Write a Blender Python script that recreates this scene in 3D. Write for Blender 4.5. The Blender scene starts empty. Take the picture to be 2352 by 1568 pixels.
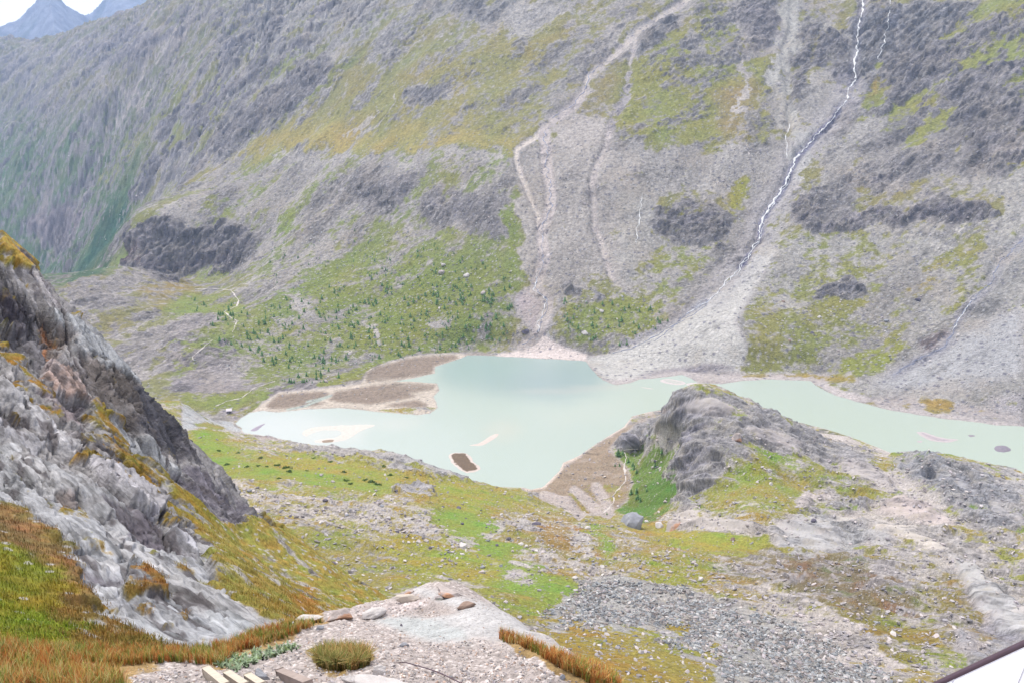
import bpy, math, random
import numpy as np
from mathutils import Vector, Matrix
R = math.radians
scene = bpy.context.scene
COL = scene.collection
# ------------------------------------------------------------------ camera
PITCH = R(15.0); CS, SN = math.cos(PITCH), math.sin(PITCH)
EYE = 300.0; FOC = 2037.0          # focal length in reference pixels (frame 2352 x 1568)
cam = bpy.data.cameras.new("camera"); cam_o = bpy.data.objects.new("camera", cam); COL.objects.link(cam_o)
cam.sensor_width = 36.0; cam.lens = 36.0 * FOC / 2352.0
cam.clip_start = 0.1; cam.clip_end = 60000
cam_o.location = (0, 0, EYE); cam_o.rotation_euler = (math.pi / 2 - PITCH, 0, 0)
scene.camera = cam_o
# ------------------------------------------------------------------ light
SUN_EL, SUN_ROT = R(56), R(-38)      # sun veiled by thin cloud, high above the far slope to the left
world = bpy.data.worlds.new("World"); scene.world = world; world.use_nodes = True
wn, wl = world.node_tree.nodes, world.node_tree.links; wn.clear()
sky = wn.new("ShaderNodeTexSky"); sky.sky_type = 'NISHITA'; sky.sun_disc = False
sky.sun_elevation = SUN_EL; sky.sun_rotation = SUN_ROT; sky.altitude = 2300; sky.dust_density = 2.0
tc = wn.new("ShaderNodeTexCoord"); ns = wn.new("ShaderNodeTexNoise"); ns.inputs["Scale"].default_value = 2.2
ns.inputs["Detail"].default_value = 6
rp = wn.new("ShaderNodeValToRGB"); rp.color_ramp.elements[0].position = .25; rp.color_ramp.elements[1].position = .55
rp.color_ramp.elements[0].color = (.72,) * 3 + (1,); rp.color_ramp.elements[1].color = (.97,) * 3 + (1,)
mx = wn.new("ShaderNodeMix"); mx.data_type = 'RGBA'
mx.inputs["B"].default_value = (8.3, 8.1, 8.0, 1)     # lit cloud cover
bg = wn.new("ShaderNodeBackground"); bg.inputs["Strength"].default_value = 0.105
wo = wn.new("ShaderNodeOutputWorld")
wl.new(tc.outputs["Generated"], ns.inputs["Vector"]); wl.new(ns.outputs["Fac"], rp.inputs["Fac"])
wl.new(rp.outputs["Color"], mx.inputs["Factor"]); wl.new(sky.outputs["Color"], mx.inputs["A"])
wl.new(mx.outputs["Result"], bg.inputs["Color"]); wl.new(bg.outputs["Background"], wo.inputs["Surface"])
sun = bpy.data.lights.new("sun", 'SUN'); sun.energy = 2.7; sun.angle = R(5); sun.color = (1, .95, .87)
sun_o = bpy.data.objects.new("sun", sun); COL.objects.link(sun_o)
sdir = Vector((math.sin(SUN_ROT) * math.cos(SUN_EL), math.cos(SUN_ROT) * math.cos(SUN_EL), math.sin(SUN_EL)))
sun_o.rotation_euler = (-sdir).to_track_quat('-Z', 'Y').to_euler()
scene.view_settings.view_transform = 'Standard'; scene.view_settings.look = 'None'
scene.view_settings.exposure = 0.76; scene.view_settings.gamma = 1
scene.render.engine = 'CYCLES'
scene.cycles.volume_bounces = 1; scene.cycles.max_bounces = 5; scene.cycles.diffuse_bounces = 2
ALB = 0.62                            # picture colour -> surface albedo
# ------------------------------------------------------------------ helpers
def tag(o, label=None, cat=None, group=None, kind=None):
    if label: o["label"] = label
    if cat: o["category"] = cat
    if group: o["group"] = group
    if kind: o["kind"] = kind
    return o
def lin(c):
    c = np.asarray(c, np.float32) / 255.0
    return np.where(c <= .04045, c / 12.92, ((c + .055) / 1.055) ** 2.4)
def ray(px, py):
    u = (px - 1176.0) / FOC; v = (784.0 - py) / FOC
    return u, CS + v * SN, -SN + v * CS
def pt(px, py, t):
    d = ray(px, py); return (d[0] * t, d[1] * t, EYE + d[2] * t)
def plane(px, py, z=0.0):
    d = ray(px, py); t = (z - EYE) / d[2]; return (d[0] * t, d[1] * t)
def proj(X, Y, Z):
    Z = Z - EYE; dep = Y * CS - Z * SN; up = Y * SN + Z * CS
    dep = np.maximum(dep, 1e-3)
    return 1176 + FOC * X / dep, 784 - FOC * up / dep
# noise
_tabs = {}
def _tab(seed):
    if seed not in _tabs:
        r = np.random.RandomState(seed); p = r.permutation(256).astype(np.int32)
        a = r.rand(256).astype(np.float32) * 2 * np.pi
        _tabs[seed] = (p, np.cos(a), np.sin(a), r.rand(256).astype(np.float32), r.rand(256).astype(np.float32))
    return _tabs[seed]
def perlin(x, y, seed=0):
    p, ca, sa, _, _ = _tab(seed)
    x = np.asarray(x, np.float64); y = np.asarray(y, np.float64)
    xi = np.floor(x).astype(np.int64); yi = np.floor(y).astype(np.int64)
    fx = (x - xi).astype(np.float32); fy = (y - yi).astype(np.float32)
    ux = fx * fx * fx * (fx * (fx * 6 - 15) + 10); uy = fy * fy * fy * (fy * (fy * 6 - 15) + 10)
    def g(i, j, dx, dy):
        h = p[(p[(xi + i) & 255] + yi + j) & 255]; return ca[h] * dx + sa[h] * dy
    a = g(0, 0, fx, fy); b = g(1, 0, fx - 1, fy); c = g(0, 1, fx, fy - 1); d = g(1, 1, fx - 1, fy - 1)
    t = a + ux * (b - a); return (t + uy * ((c + ux * (d - c)) - t)) * 1.5
def fbm(x, y, o=4, seed=0, gain=.5, lac=2.03):
    s = 0; a = 1.0; n = 0
    for k in range(o):
        s = s + a * perlin(x + 17.3 * k, y - 9.1 * k, seed + k); n += a; a *= gain; x = x * lac; y = y * lac
    return s / n
def ridged(x, y, o=4, seed=0, gain=.5, lac=2.1):
    s = 0; a = 1.0; n = 0
    for k in range(o):
        s = s + a * (1 - 2 * np.abs(perlin(x + 7.7 * k, y + 3.1 * k, seed + k))); n += a; a *= gain; x = x * lac; y = y * lac
    return s / n
def worley(x, y, seed=0):
    """F1, F2-F1 and a random value per cell"""
    p, _, _, rx, ry = _tab(seed)
    xi = np.floor(x).astype(np.int64); yi = np.floor(y).astype(np.int64)
    f1 = np.full(x.shape, 9.0, np.float32); f2 = f1.copy(); idv = np.zeros(x.shape, np.float32)
    for i in (-1, 0, 1):
        for j in (-1, 0, 1):
            h = p[(p[(xi + i) & 255] + yi + j) & 255]
            d = np.sqrt((xi + i + rx[h] - x) ** 2 + (yi + j + ry[h] - y) ** 2).astype(np.float32)
            m = d < f1
            f2 = np.where(m, f1, np.minimum(f2, d)); idv = np.where(m, rx[(h * 7 + 13) & 255], idv); f1 = np.where(m, d, f1)
    return f1, f2 - f1, idv
def sst(a, b, x):
    t = np.clip((x - a) / (b - a), 0, 1); return t * t * (3 - 2 * t)
def mixc(a, b, t): return a + (b - a) * t[..., None]
# thin-plate spline height model through surveyed points
class TPS:
    def __init__(s, P, sc=1000.0, lam=1e-4):
        P = np.array(P, np.float64); s.c = P[:, :2] / sc; s.sc = sc; n = len(P)
        K = s.k(s.c, s.c) + lam * np.eye(n); A = np.zeros((n + 3, n + 3))
        A[:n, :n] = K; A[:n, n] = 1; A[:n, n + 1:] = s.c; A[n, :n] = 1; A[n + 1:, :n] = s.c.T
        s.w = np.linalg.solve(A, np.r_[P[:, 2], 0, 0, 0])
    def k(s, a, b):
        d2 = ((a[:, None, :] - b[None]) ** 2).sum(-1); return np.where(d2 > 1e-14, .5 * d2 * np.log(d2 + 1e-20), 0)
    def __call__(s, X, Y):
        q = np.stack([X.ravel(), Y.ravel()], 1) / s.sc; out = np.empty(len(q))
        for i in range(0, len(q), 20000):
            b = q[i:i + 20000]; out[i:i + 20000] = s.k(b, s.c) @ s.w[:-3] + s.w[-3] + b @ s.w[-2:]
        return out.reshape(X.shape)
# survey map painting: every stroke is looked up at the place where it lies on the ground
MG = 240                              # margin
class Paint:
    def __init__(s, **f):
        s.W = (2352 + 2 * MG) // 2; s.H = (1568 + 2 * MG) // 2; s.f = {}
        for k, v in f.items():
            s.f[k] = np.tile(np.asarray(v, np.float32), (s.H, s.W) + ((1,) if np.ndim(v) else ()))
    def mask(s, poly, feather=10, line=None):
        P = (np.array(poly, np.float32) + MG) / 2; fe = feather / 2.0
        pad = int(fe * 2 + 3 + (line or 0))
        x0, y0 = np.floor(P.min(0)).astype(int) - pad; x1, y1 = np.ceil(P.max(0)).astype(int) + pad
        x0, y0 = max(x0, 0), max(y0, 0); x1, y1 = min(x1, s.W), min(y1, s.H)
        if x1 <= x0 or y1 <= y0: return None
        yy, xx = np.mgrid[y0:y1, x0:x1].astype(np.float32)
        if line is None:
            m = np.zeros(xx.shape, bool); n = len(P)
            for i in range(n):
                (ax, ay), (bx, by) = P[i], P[(i + 1) % n]
                if ay == by: continue
                c = (ay > yy) != (by > yy); m ^= c & (xx < (bx - ax) * (yy - ay) / (by - ay) + ax)
            m = m.astype(np.float32)
            r = int(round(fe / 1.5))
            if r > 0:
                for _ in range(2):
                    for ax in (0, 1):
                        q = np.pad(m, [(r + 1, r) if k == ax else (0, 0) for k in (0, 1)], mode='edge').cumsum(ax)
                        m = ((q[2 * r + 1:] - q[:-2 * r - 1]) if ax == 0 else (q[:, 2 * r + 1:] - q[:, :-2 * r - 1])) / (2 * r + 1)
        else:
            d = np.full(xx.shape, 1e9, np.float32)
            for i in range(len(P) - 1):
                a, b = P[i], P[i + 1]; ab = b - a; L = (ab ** 2).sum() + 1e-9
                t = np.clip(((xx - a[0]) * ab[0] + (yy - a[1]) * ab[1]) / L, 0, 1)
                d = np.minimum(d, (xx - a[0] - t * ab[0]) ** 2 + (yy - a[1] - t * ab[1]) ** 2)
            d = np.sqrt(d) * 2; m = 1 - sst(line / 2 - feather / 2, line / 2 + feather / 2, d)
        return (slice(y0, y1), slice(x0, x1)), m
    def __call__(s, poly, feather=24, a=1.0, line=None, **f):
        r = s.mask(poly, feather, line)
        if r is None: return
        sl, m = r; m = m * a
        for k, v in f.items():
            A = s.f[k]; v = np.asarray(v, np.float32)
            A[sl] += (v - A[sl]) * (m[..., None] if A.ndim == 3 else m)
    def get(s, px, py):
        X = (px + MG) / 2; Y = (py + MG) / 2
        X = np.clip(X, 0, s.W - 1.01); Y = np.clip(Y, 0, s.H - 1.01)
        xi = X.astype(int); yi = Y.astype(int); fx = X - xi; fy = Y - yi; out = {}
        for k, A in s.f.items():
            w = (lambda q: q[..., None]) if A.ndim == 3 else (lambda q: q)
            out[k] = ((A[yi, xi] * w((1 - fx) * (1 - fy)) + A[yi, xi + 1] * w(fx * (1 - fy)) + A[yi + 1, xi] * w((1 - fx) * fy) + A[yi + 1, xi + 1] * w(fx * fy))).astype(np.float32)
        return out
def layered(broad, sharp, px, py, wx, wy, na=None):
    f = broad.get(px + wx, py + wy); q = sharp.get(px, py); a = q['A']
    if na is not None: a = np.clip(a * (1 - .75 * na * (a < .97)), 0, 1)
    return {k: f[k] + (q[k] - f[k]) * (a[..., None] if f[k].ndim == 3 else a) for k in f}
def ell(cx, cy, rx, ry, ang=0, n=16):
    a = R(ang); return [(cx + rx * math.cos(t) * math.cos(a) - ry * math.sin(t) * math.sin(a), cy + rx * math.cos(t) * math.sin(a) + ry * math.sin(t) * math.cos(a)) for t in [2 * math.pi * i / n for i in range(n)]]
def mesh_np(name, V, F, mat, col=None, parent=None, smooth=True):
    """V (n,3), F (m,k) numpy -> one mesh object"""
    me = bpy.data.meshes.new(name); V = np.asarray(V, np.float32); F = np.asarray(F, np.int32)
    me.vertices.add(len(V)); me.vertices.foreach_set("co", V.ravel())
    k = F.shape[1]; me.loops.add(F.size); me.loops.foreach_set("vertex_index", F.ravel())
    me.polygons.add(len(F)); me.polygons.foreach_set("loop_start", np.arange(0, F.size, k, dtype=np.int32))
    me.polygons.foreach_set("use_smooth", np.full(len(F), smooth)); me.update(calc_edges=True)
    if col is not None:
        at = me.color_attributes.new("Col", 'FLOAT_COLOR', 'POINT')
        q_ = np.asarray(col); q_ = q_.reshape(-1, q_.shape[-1]); c = np.ones((len(V), 4), np.float32); c[:, :q_.shape[1]] = q_; at.data.foreach_set("color", c.ravel())
    me.materials.append(mat); o = bpy.data.objects.new(name, me); COL.objects.link(o)
    if parent: o.parent = parent
    return o
class Sheet:
    def __init__(s, az, r):
        s.az = az; s.r = r; A, Rr = np.meshgrid(az, r)          # rows = radius
        s.X = np.sin(A) * Rr; s.Y = np.cos(A) * Rr; s.Rr = Rr
    def finish(s, X, Y, Z): s.X, s.Y, s.Z = X, Y, Z; s.el = (Z - EYE) / np.hypot(X, Y)
    def hit(s, px, py, mk=None):
        d = ray(px, py); az = math.atan2(d[0], d[1]); e = d[2] / math.hypot(d[0], d[1])
        j = int(round((az - s.az[0]) / (s.az[1] - s.az[0])))
        if j < 1 or j >= len(s.az) - 1: return None
        i = int(np.argmax(s.el[:, j] >= e))
        if i < 1 or i > len(s.r) - 2: return None
        f = (e - s.el[i - 1, j]) / (s.el[i, j] - s.el[i - 1, j] + 1e-12)
        q = lambda A: float(A[i - 1, j] + f * (A[i, j] - A[i - 1, j]))
        return Vector((q(s.X), q(s.Y), q(s.Z)))
    def normal(s, p):
        az = math.atan2(p.x, p.y); j = int(round((az - s.az[0]) / (s.az[1] - s.az[0]))); j = min(max(j, 3), len(s.az) - 4)
        i = int(np.searchsorted(s.r, math.hypot(p.x, p.y))); i = min(max(i, 3), len(s.r) - 4)
        P = lambda a, b: Vector((s.X[a, b], s.Y[a, b], s.Z[a, b]))
        n = (P(i, j + 3) - P(i, j - 3)).cross(P(i + 3, j) - P(i - 3, j)); n.normalize()
        return n if n.z > 0 else -n
    def faces(s, keep=None):
        nr, na = s.X.shape; idx = np.arange(nr * na).reshape(nr, na)
        F = np.stack([idx[:-1, :-1], idx[:-1, 1:], idx[1:, 1:], idx[1:, :-1]], -1).reshape(-1, 4)
        if keep is not None:
            k = keep.ravel(); F = F[k[F].all(1)]
        return F
    def build(s, name, mat, col, keep=None):
        V = np.stack([s.X, s.Y, s.Z], -1).reshape(-1, 3); F = s.faces(keep); C = col.reshape(-1, col.shape[-1])
        if keep is not None:
            u = np.unique(F); m = np.zeros(len(V), np.int64); m[u] = np.arange(len(u)); V = V[u]; C = C[u]; F = m[F]
        return mesh_np(name, V, F, mat, C)
def grad(X, Y, Z):
    """unit normals of a grid"""
    P = np.stack([X, Y, Z], -1); a = np.gradient(P, axis=0); b = np.gradient(P, axis=1); n = np.cross(b, a)
    n /= np.linalg.norm(n, axis=-1, keepdims=True) + 1e-9; return n * np.sign(n[..., 2:3] + 1e-9)
# materials
def mat_attr(name, scale, bump=.5, var=.35, rough=.92, bscale=None, dist=1.0, aniso=None, cell=None, cvar=.2):
    """vertex albedo broken up by two sizes of noise; aniso = (strike degrees, stretch), cell = size of rubble blocks in metres"""
    m = bpy.data.materials.new(name); m.use_nodes = True; N, L = m.node_tree.nodes, m.node_tree.links
    b = N["Principled BSDF"]; b.inputs["Roughness"].default_value = rough; b.inputs["Specular IOR Level"].default_value = .2
    at = N.new("ShaderNodeAttribute"); at.attribute_name = "Col"; g = N.new("ShaderNodeNewGeometry"); pos = g.outputs["Position"]
    if aniso:
        ro = N.new("ShaderNodeVectorRotate"); ro.rotation_type = 'Z_AXIS'; ro.inputs["Angle"].default_value = R(-aniso[0]); L.new(pos, ro.inputs["Vector"])
        ms = N.new("ShaderNodeVectorMath"); ms.operation = 'MULTIPLY'; ms.inputs[1].default_value = (1 / aniso[1], 1, 1); L.new(ro.outputs["Vector"], ms.inputs[0]); pos = ms.outputs["Vector"]
    def noise(sc_, de, ro_):
        n = N.new("ShaderNodeTexNoise"); n.inputs["Scale"].default_value = sc_; n.inputs["Detail"].default_value = de; n.inputs["Roughness"].default_value = ro_; L.new(pos, n.inputs["Vector"]); return n
    n1 = noise(scale, 8, .78)
    mr = N.new("ShaderNodeMapRange"); mr.inputs["From Min"].default_value = .3; mr.inputs["From Max"].default_value = .7
    mr.inputs["To Min"].default_value = 1 - var; mr.inputs["To Max"].default_value = 1 + var; L.new(n1.outputs["Fac"], mr.inputs["Value"]); fac = mr.outputs["Result"]
    if cell:
        vo = N.new("ShaderNodeTexVoronoi"); vo.inputs["Scale"].default_value = 1 / cell; vo.inputs["Detail"].default_value = 1.5; vo.inputs["Roughness"].default_value = .6; L.new(pos if aniso else g.outputs["Position"], vo.inputs["Vector"])
        sp = N.new("ShaderNodeSeparateColor"); L.new(vo.outputs["Color"], sp.inputs["Color"]); m2 = N.new("ShaderNodeMapRange"); m2.inputs["To Min"].default_value = 1 - cvar; m2.inputs["To Max"].default_value = 1 + cvar
        L.new(sp.outputs["Red"], m2.inputs["Value"]); mu = N.new("ShaderNodeMath"); mu.operation = 'MULTIPLY'; L.new(fac, mu.inputs[0]); L.new(m2.outputs["Result"], mu.inputs[1]); fac = mu.outputs["Value"]
    gl = N.new("ShaderNodeMix"); gl.inputs[2].default_value = 1.0; L.new(at.outputs["Alpha"], gl.inputs[0]); L.new(fac, gl.inputs[3]); fac = gl.outputs[0]
    vm = N.new("ShaderNodeVectorMath"); vm.operation = 'SCALE'
    L.new(at.outputs["Color"], vm.inputs[0]); L.new(fac, vm.inputs["Scale"]); L.new(vm.outputs["Vector"], b.inputs["Base Color"])
    n2 = noise(bscale or scale, 8, .7); hgt = n2.outputs["Fac"]
    if cell:
        ad = N.new("ShaderNodeMath"); ad.operation = 'MULTIPLY_ADD'; ad.inputs[1].default_value = -.35; L.new(vo.outputs["Distance"], ad.inputs[0]); L.new(hgt, ad.inputs[2]); hgt = ad.outputs["Value"]
    bp = N.new("ShaderNodeBump"); bp.inputs["Strength"].default_value = bump; bp.inputs["Distance"].default_value = dist
    bs = N.new("ShaderNodeMath"); bs.operation = 'MULTIPLY'; bs.inputs[1].default_value = bump; L.new(at.outputs["Alpha"], bs.inputs[0]); L.new(bs.outputs["Value"], bp.inputs["Strength"])
    L.new(hgt, bp.inputs["Height"]); L.new(bp.outputs["Normal"], b.inputs["Normal"])
    return m
def mat_plain(name, c, scale=20, var=.25, bump=.3, rough=.85, dist=.05, lichen=None):
    m = bpy.data.materials.new(name); m.use_nodes = True; N, L = m.node_tree.nodes, m.node_tree.links
    b = N["Principled BSDF"]; b.inputs["Roughness"].default_value = rough; b.inputs["Specular IOR Level"].default_value = .3
    tcn = N.new("ShaderNodeTexCoord"); n1 = N.new("ShaderNodeTexNoise"); n1.inputs["Scale"].default_value = scale; n1.inputs["Detail"].default_value = 8
    n1.inputs["Roughness"].default_value = .65
    L.new(tcn.outputs["Object"], n1.inputs["Vector"]); cr = N.new("ShaderNodeValToRGB"); c = lin(c) * ALB
    e = cr.color_ramp.elements; e[0].position = .3; e[1].position = .72
    e[0].color = tuple(float(v) * (1 - var) for v in c) + (1,); e[1].color = tuple(min(float(v) * (1 + var), .9) for v in c) + (1,)
    L.new(n1.outputs["Fac"], cr.inputs["Fac"]); out = cr.outputs["Color"]
    if lichen:
        n3 = N.new("ShaderNodeTexNoise"); n3.inputs["Scale"].default_value = scale * .35; n3.inputs["Detail"].default_value = 5
        L.new(tcn.outputs["Object"], n3.inputs["Vector"]); r3 = N.new("ShaderNodeValToRGB"); r3.color_ramp.elements[0].position = .52; r3.color_ramp.elements[1].position = .6
        mm = N.new("ShaderNodeMix"); mm.data_type = 'RGBA'; mm.inputs["B"].default_value = tuple(float(v) for v in lin(lichen) * ALB) + (1,)
        L.new(n3.outputs["Fac"], r3.inputs["Fac"]); L.new(r3.outputs["Color"], mm.inputs["Factor"]); L.new(out, mm.inputs["A"]); out = mm.outputs["Result"]
    L.new(out, b.inputs["Base Color"]); bp = N.new("ShaderNodeBump"); bp.inputs["Strength"].default_value = bump; bp.inputs["Distance"].default_value = dist
    L.new(n1.outputs["Fac"], bp.inputs["Height"]); L.new(bp.outputs["Normal"], b.inputs["Normal"]); return m
# ------------------------------------------------------------------ lake outline (on the plane z = 0)
LAKE = [(540, 972), (556, 958), (574, 947), (604, 943), (640, 946), (700, 940), (780, 936), (840, 942), (900, 947), (960, 952), (988, 948), (1005, 936),
        (996, 910), (1008, 896), (1004, 880), (960, 876), (905, 875), (944, 869), (998, 857), (999, 842), (1060, 822), (1075, 815), (1130, 817), (1200, 821), (1300, 826), (1345, 829),
        (1364, 853), (1384, 873), (1417, 884), (1447, 879), (1467, 871), (1501, 869), (1567, 860), (1589, 869), (1605, 879), (1655, 882), (1702, 874), (1769, 871), (1862, 874), (1879, 887), (1922, 909),
        (1969, 922), (2035, 939), (2119, 954), (2185, 962), (2235, 967), (2285, 976), (2352, 978), (2650, 1005), (2650, 1180), (2352, 1105), (2130, 1062), (2055, 1042), (2002, 1022), (1952, 1002),
        (1902, 986), (1835, 969), (1775, 949), (1650, 950), (1560, 948), (1524, 939), (1487, 946), (1451, 956), (1434, 979), (1394, 1003), (1364, 1022), (1331, 1045), (1294, 1062), (1284, 1082), (1264, 1102),
        (1248, 1117), (1218, 1124), (1201, 1119), (1117, 1116), (1050, 1110), (950, 1085), (850, 1060), (760, 1040), (700, 1022), (645, 1008), (600, 1000), (563, 993)]
LW = np.array([plane(*p) for p in LAKE])
def sd_poly(P, X, Y):
    """signed distance to polygon, negative inside"""
    d = np.full(X.shape, 1e12); ins = np.zeros(X.shape, bool); n = len(P)
    for i in range(n):
        a, b = P[i], P[(i + 1) % n]; ab = b - a; t = np.clip(((X - a[0]) * ab[0] + (Y - a[1]) * ab[1]) / (ab @ ab), 0, 1)
        d = np.minimum(d, (X - a[0] - t * ab[0]) ** 2 + (Y - a[1] - t * ab[1]) ** 2)
        if a[1] != b[1]:
            c = (a[1] > Y) != (b[1] > Y); ins ^= c & (X < (b[0] - a[0]) * (Y - a[1]) / (b[1] - a[1]) + a[0])
    return np.where(ins, -1, 1) * np.sqrt(d)
def shore(Z, X, Y, slope, n):
    s = np.full(X.shape, 400.0); m = (np.hypot(X, Y) > 560) & (np.hypot(X, Y) < 1500)
    s[m] = sd_poly(LW, X[m] + 1.6 * n[m], Y[m] + 2.5 * n[m])
    lo = .18 + s * .035; w = sst(0, 55, s); w2_ = sst(90, 200, s)
    return np.where(s > 0, lo * (1 - w) + (np.maximum(Z, lo) * (1 - w2_) + Z * w2_) * w, np.maximum(s * .3, -9)), s
# ================================================================== far side: mountain flank, talus and valley floor
MP = [(0, 110, 4200), (0, 300, 3600), (0, 500, 3000), (0, 570, 2900), (110, 610, 2760), (-250, 130, 4700), (-250, 400, 3700), (200, 600, 2500), (160, 650, 2600), (200, 300, 2900), (200, 80, 3800), (400, 2, 3350), (400, 200, 2600), (400, 400, 2150), (370, 500, 1950),
      (600, 0, 2650), (600, 200, 2050), (600, 400, 1740), (600, 500, 1560), (600, 600, 1420), (800, 0, 2200), (800, 200, 1800), (800, 400, 1560), (800, 600, 1330), (800, 720, 1180), (800, 800, 1090),
      (1176, 815, 1097), (1176, 0, 1850), (1176, 200, 1610), (1176, 340, 1450), (1176, 500, 1310), (1176, 650, 1195), (1176, 740, 1140), (1450, 730, 1130), (1600, 600, 1240), (1600, 400, 1390), (1600, 200, 1560), (1600, 0, 1760), (1500, 790, 1080), (1700, 760, 1060), (1750, 850, 1010),
      (1900, 870, 990), (2000, 800, 1040), (2000, 600, 1180), (2000, 400, 1340), (2000, 200, 1510), (2000, 0, 1690), (2352, 960, 868), (2352, 800, 950), (2352, 600, 1080), (2352, 400, 1220), (2352, 200, 1370), (2352, 0, 1530), (2650, 980, 850), (2650, 700, 960), (2650, 300, 1200), (2650, 0, 1420),
      (165, 655, 1290), (215, 640, 1330), (260, 625, 1370), (330, 632, 1400), (400, 650, 1400), (470, 670, 1360), (200, 700, 1200), (300, 700, 1230), (450, 720, 1220), (600, 760, 1130), (300, 800, 1060), (450, 800, 1050), (300, 880, 960), (480, 870, 985), (430, 905, 935), (530, 942, 893), (700, 860, 1020), (700, 700, 1200), (560, 640, 1380),
      (300, 520, 1610), (450, 520, 1590), (560, 520, 1560), (300, 600, 1560), (430, 635, 1530), (540, 610, 1500), (300, 560, 1585), (450, 470, 1650), (0, 650, 1330), (0, 800, 1050)]
MP = [pt(*p) for p in MP] + [(-900, 1650, -70), (-790, 1560, -60), (-1100, 1500, -110), (-1500, 2150, -300), (-1050, 2000, -250), (-1250, 2500, -290), (0, 3000, 1050), (1500, 3000, 1100), (900, 2300, 900), (-900, 4000, 850), (-1900, 5000, 250), (-3300, 5600, 100), (-1300, 4800, 480), (-2600, 5200, 250), (-3600, 4200, 100)]
rs = [838.0]
while rs[-1] < 5300: rs.append(rs[-1] + (1.35 if rs[-1] < 1250 else 1.9 if rs[-1] < 2000 else 4.5 if rs[-1] < 3000 else 8.0))
M = Sheet(np.radians(np.linspace(-36, 36, 1250)), np.array(rs))
X, Y = M.X, M.Y; Z = TPS(MP)(X, Y)
# fixed directions on the flank: fall line and contour
fx, fy = .5, .866; F_ = X * fx + Y * fy; C_ = X * fy - Y * fx; H_ = X * .87 + Y * .5; G_ = -X * .5 + Y * .87; wR = sst(-250, 250, X)
nn = fbm(X / 22, Y / 22, 3, 5)
sc = np.clip(M.Rr / 1400, .6, 2.2); Q = 1.25
far = sst(950, 1300, M.Rr)
Z = Z + sst(1700, 2600, M.Rr) * (30 * ridged(C_ / 260 + .6 * nn, F_ / 620, 4, 23) + 16 * ridged(X / 120, Y / 130, 4, 24)) + far * (14 * sc * fbm(X / 260, Y / 260, 3, 11) + 7 * sc * ridged(C_ / 95 / Q, F_ / 420, 3, 21))
Z, s_m = shore(Z, X, Y, .05, nn)
px, py = proj(X, Y, Z)
pm = Paint(bare=(186, 180, 188), grass=(165, 160, 108), G=.36, Rk=.45, U=0.0, S=.45)
P = pm
# --- far left flank
P([(-250, 60), (420, 0), (560, 0), (420, 180), (330, 420), (240, 640), (-250, 700)], 60, bare=(150, 146, 158), grass=(128, 138, 108), G=.62, Rk=.5, S=.1)
P([(-250, 100), (420, -20), (560, 0), (430, 130), (200, 260), (-250, 260)], 50, bare=(158, 150, 160), grass=(150, 146, 118), G=.42, Rk=.55, S=.1)
P([(-250, 330), (100, 300), (260, 330), (330, 430), (230, 640), (-250, 700)], 60, grass=(112, 136, 98), G=.78, bare=(140, 136, 152), Rk=.4)
P([(140, 640), (215, 570), (250, 490), (290, 430), (300, 500), (235, 600), (170, 660)], 14, grass=(70, 108, 84), G=.95, Rk=.2)
P([(-250, 480), (60, 560), (90, 600), (160, 610), (110, 640), (-250, 640)], 20, grass=(92, 124, 88), G=.85)
P([(60, 500), (110, 480), (160, 470), (200, 480), (170, 560), (90, 560)], 16, G=.2, bare=(150, 132, 150), Rk=.8)
for a, b, c, d in ((300, 130, 420, 60), (230, 160, 340, 90), (200, 120, 330, 60)):
    P([(a, b), (c, d)], 16, line=24, G=.1, bare=(150, 144, 160), Rk=.9)
P([(280, 215), (340, 150), (400, 105), (430, 60)], 8, line=12, G=.05, bare=(190, 178, 184), Rk=.1)
P([(270, 280), (330, 225), (370, 190)], 8, line=9, G=.05, bare=(196, 184, 190), Rk=.1)
P([(190, 470), (215, 400), (230, 340), (225, 330)], 8, line=12, G=.0, bare=(150, 142, 158), Rk=.6)
# --- centre left flank, ribs of rock running up to the right
P([(330, 420), (450, 180), (600, 0), (1180, 0), (1100, 60), (800, 160), (620, 330), (560, 350), (420, 480)], 60, bare=(172, 172, 186), grass=(158, 158, 116), G=.42, Rk=.75, S=.3)
P([(560, 60), (760, 0), (1100, 0), (960, 70), (700, 170), (560, 260), (500, 240)], 50, bare=(176, 178, 192), G=.28, Rk=.6)
for l in ([(310, 440), (420, 330), (560, 170), (640, 60)], [(380, 300), (480, 200), (560, 90)], [(420, 420), (560, 270), (700, 150)], [(520, 330), (640, 230), (760, 140)], [(600, 190), (690, 90), (770, 10)]):
    P(l, 18, line=26, G=.08, bare=(148, 146, 166), Rk=1.1)
for l in ([(330, 400), (460, 260), (600, 120)], [(430, 330), (600, 190), (700, 120)], [(560, 310), (700, 220), (830, 130)], [(230, 420), (330, 300), (430, 200)]):
    P(l, 16, line=16, G=.85, grass=(160, 164, 104))
P([(560, 350), (640, 290), (820, 200), (1000, 110), (1180, 80), (1330, 120), (1340, 210), (1240, 280), (1180, 345), (1000, 330), (800, 330)], 50, grass=(172, 166, 106), bare=(182, 180, 188), G=.62, Rk=.55, S=.5)
P([(560, 350), (640, 300), (760, 285), (900, 300), (1100, 305), (1180, 330), (1170, 347), (1000, 348), (800, 345), (640, 370), (520, 420), (450, 450)], 20, grass=(196, 180, 110), G=.85, Rk=.25)
P([(420, 440), (560, 360), (640, 330), (720, 345), (600, 400), (480, 470)], 20, G=.45, Rk=.8, bare=(190, 186, 194), grass=(178, 172, 100))
P([(780, 310), (850, 285), (890, 240), (905, 225)], 6, line=7, G=0, bare=(206, 200, 196), Rk=.05)
P([(930, 215), (1000, 200), (1050, 205), (1010, 235), (950, 240)], 10, G=.1, bare=(140, 142, 160), Rk=1)
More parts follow.
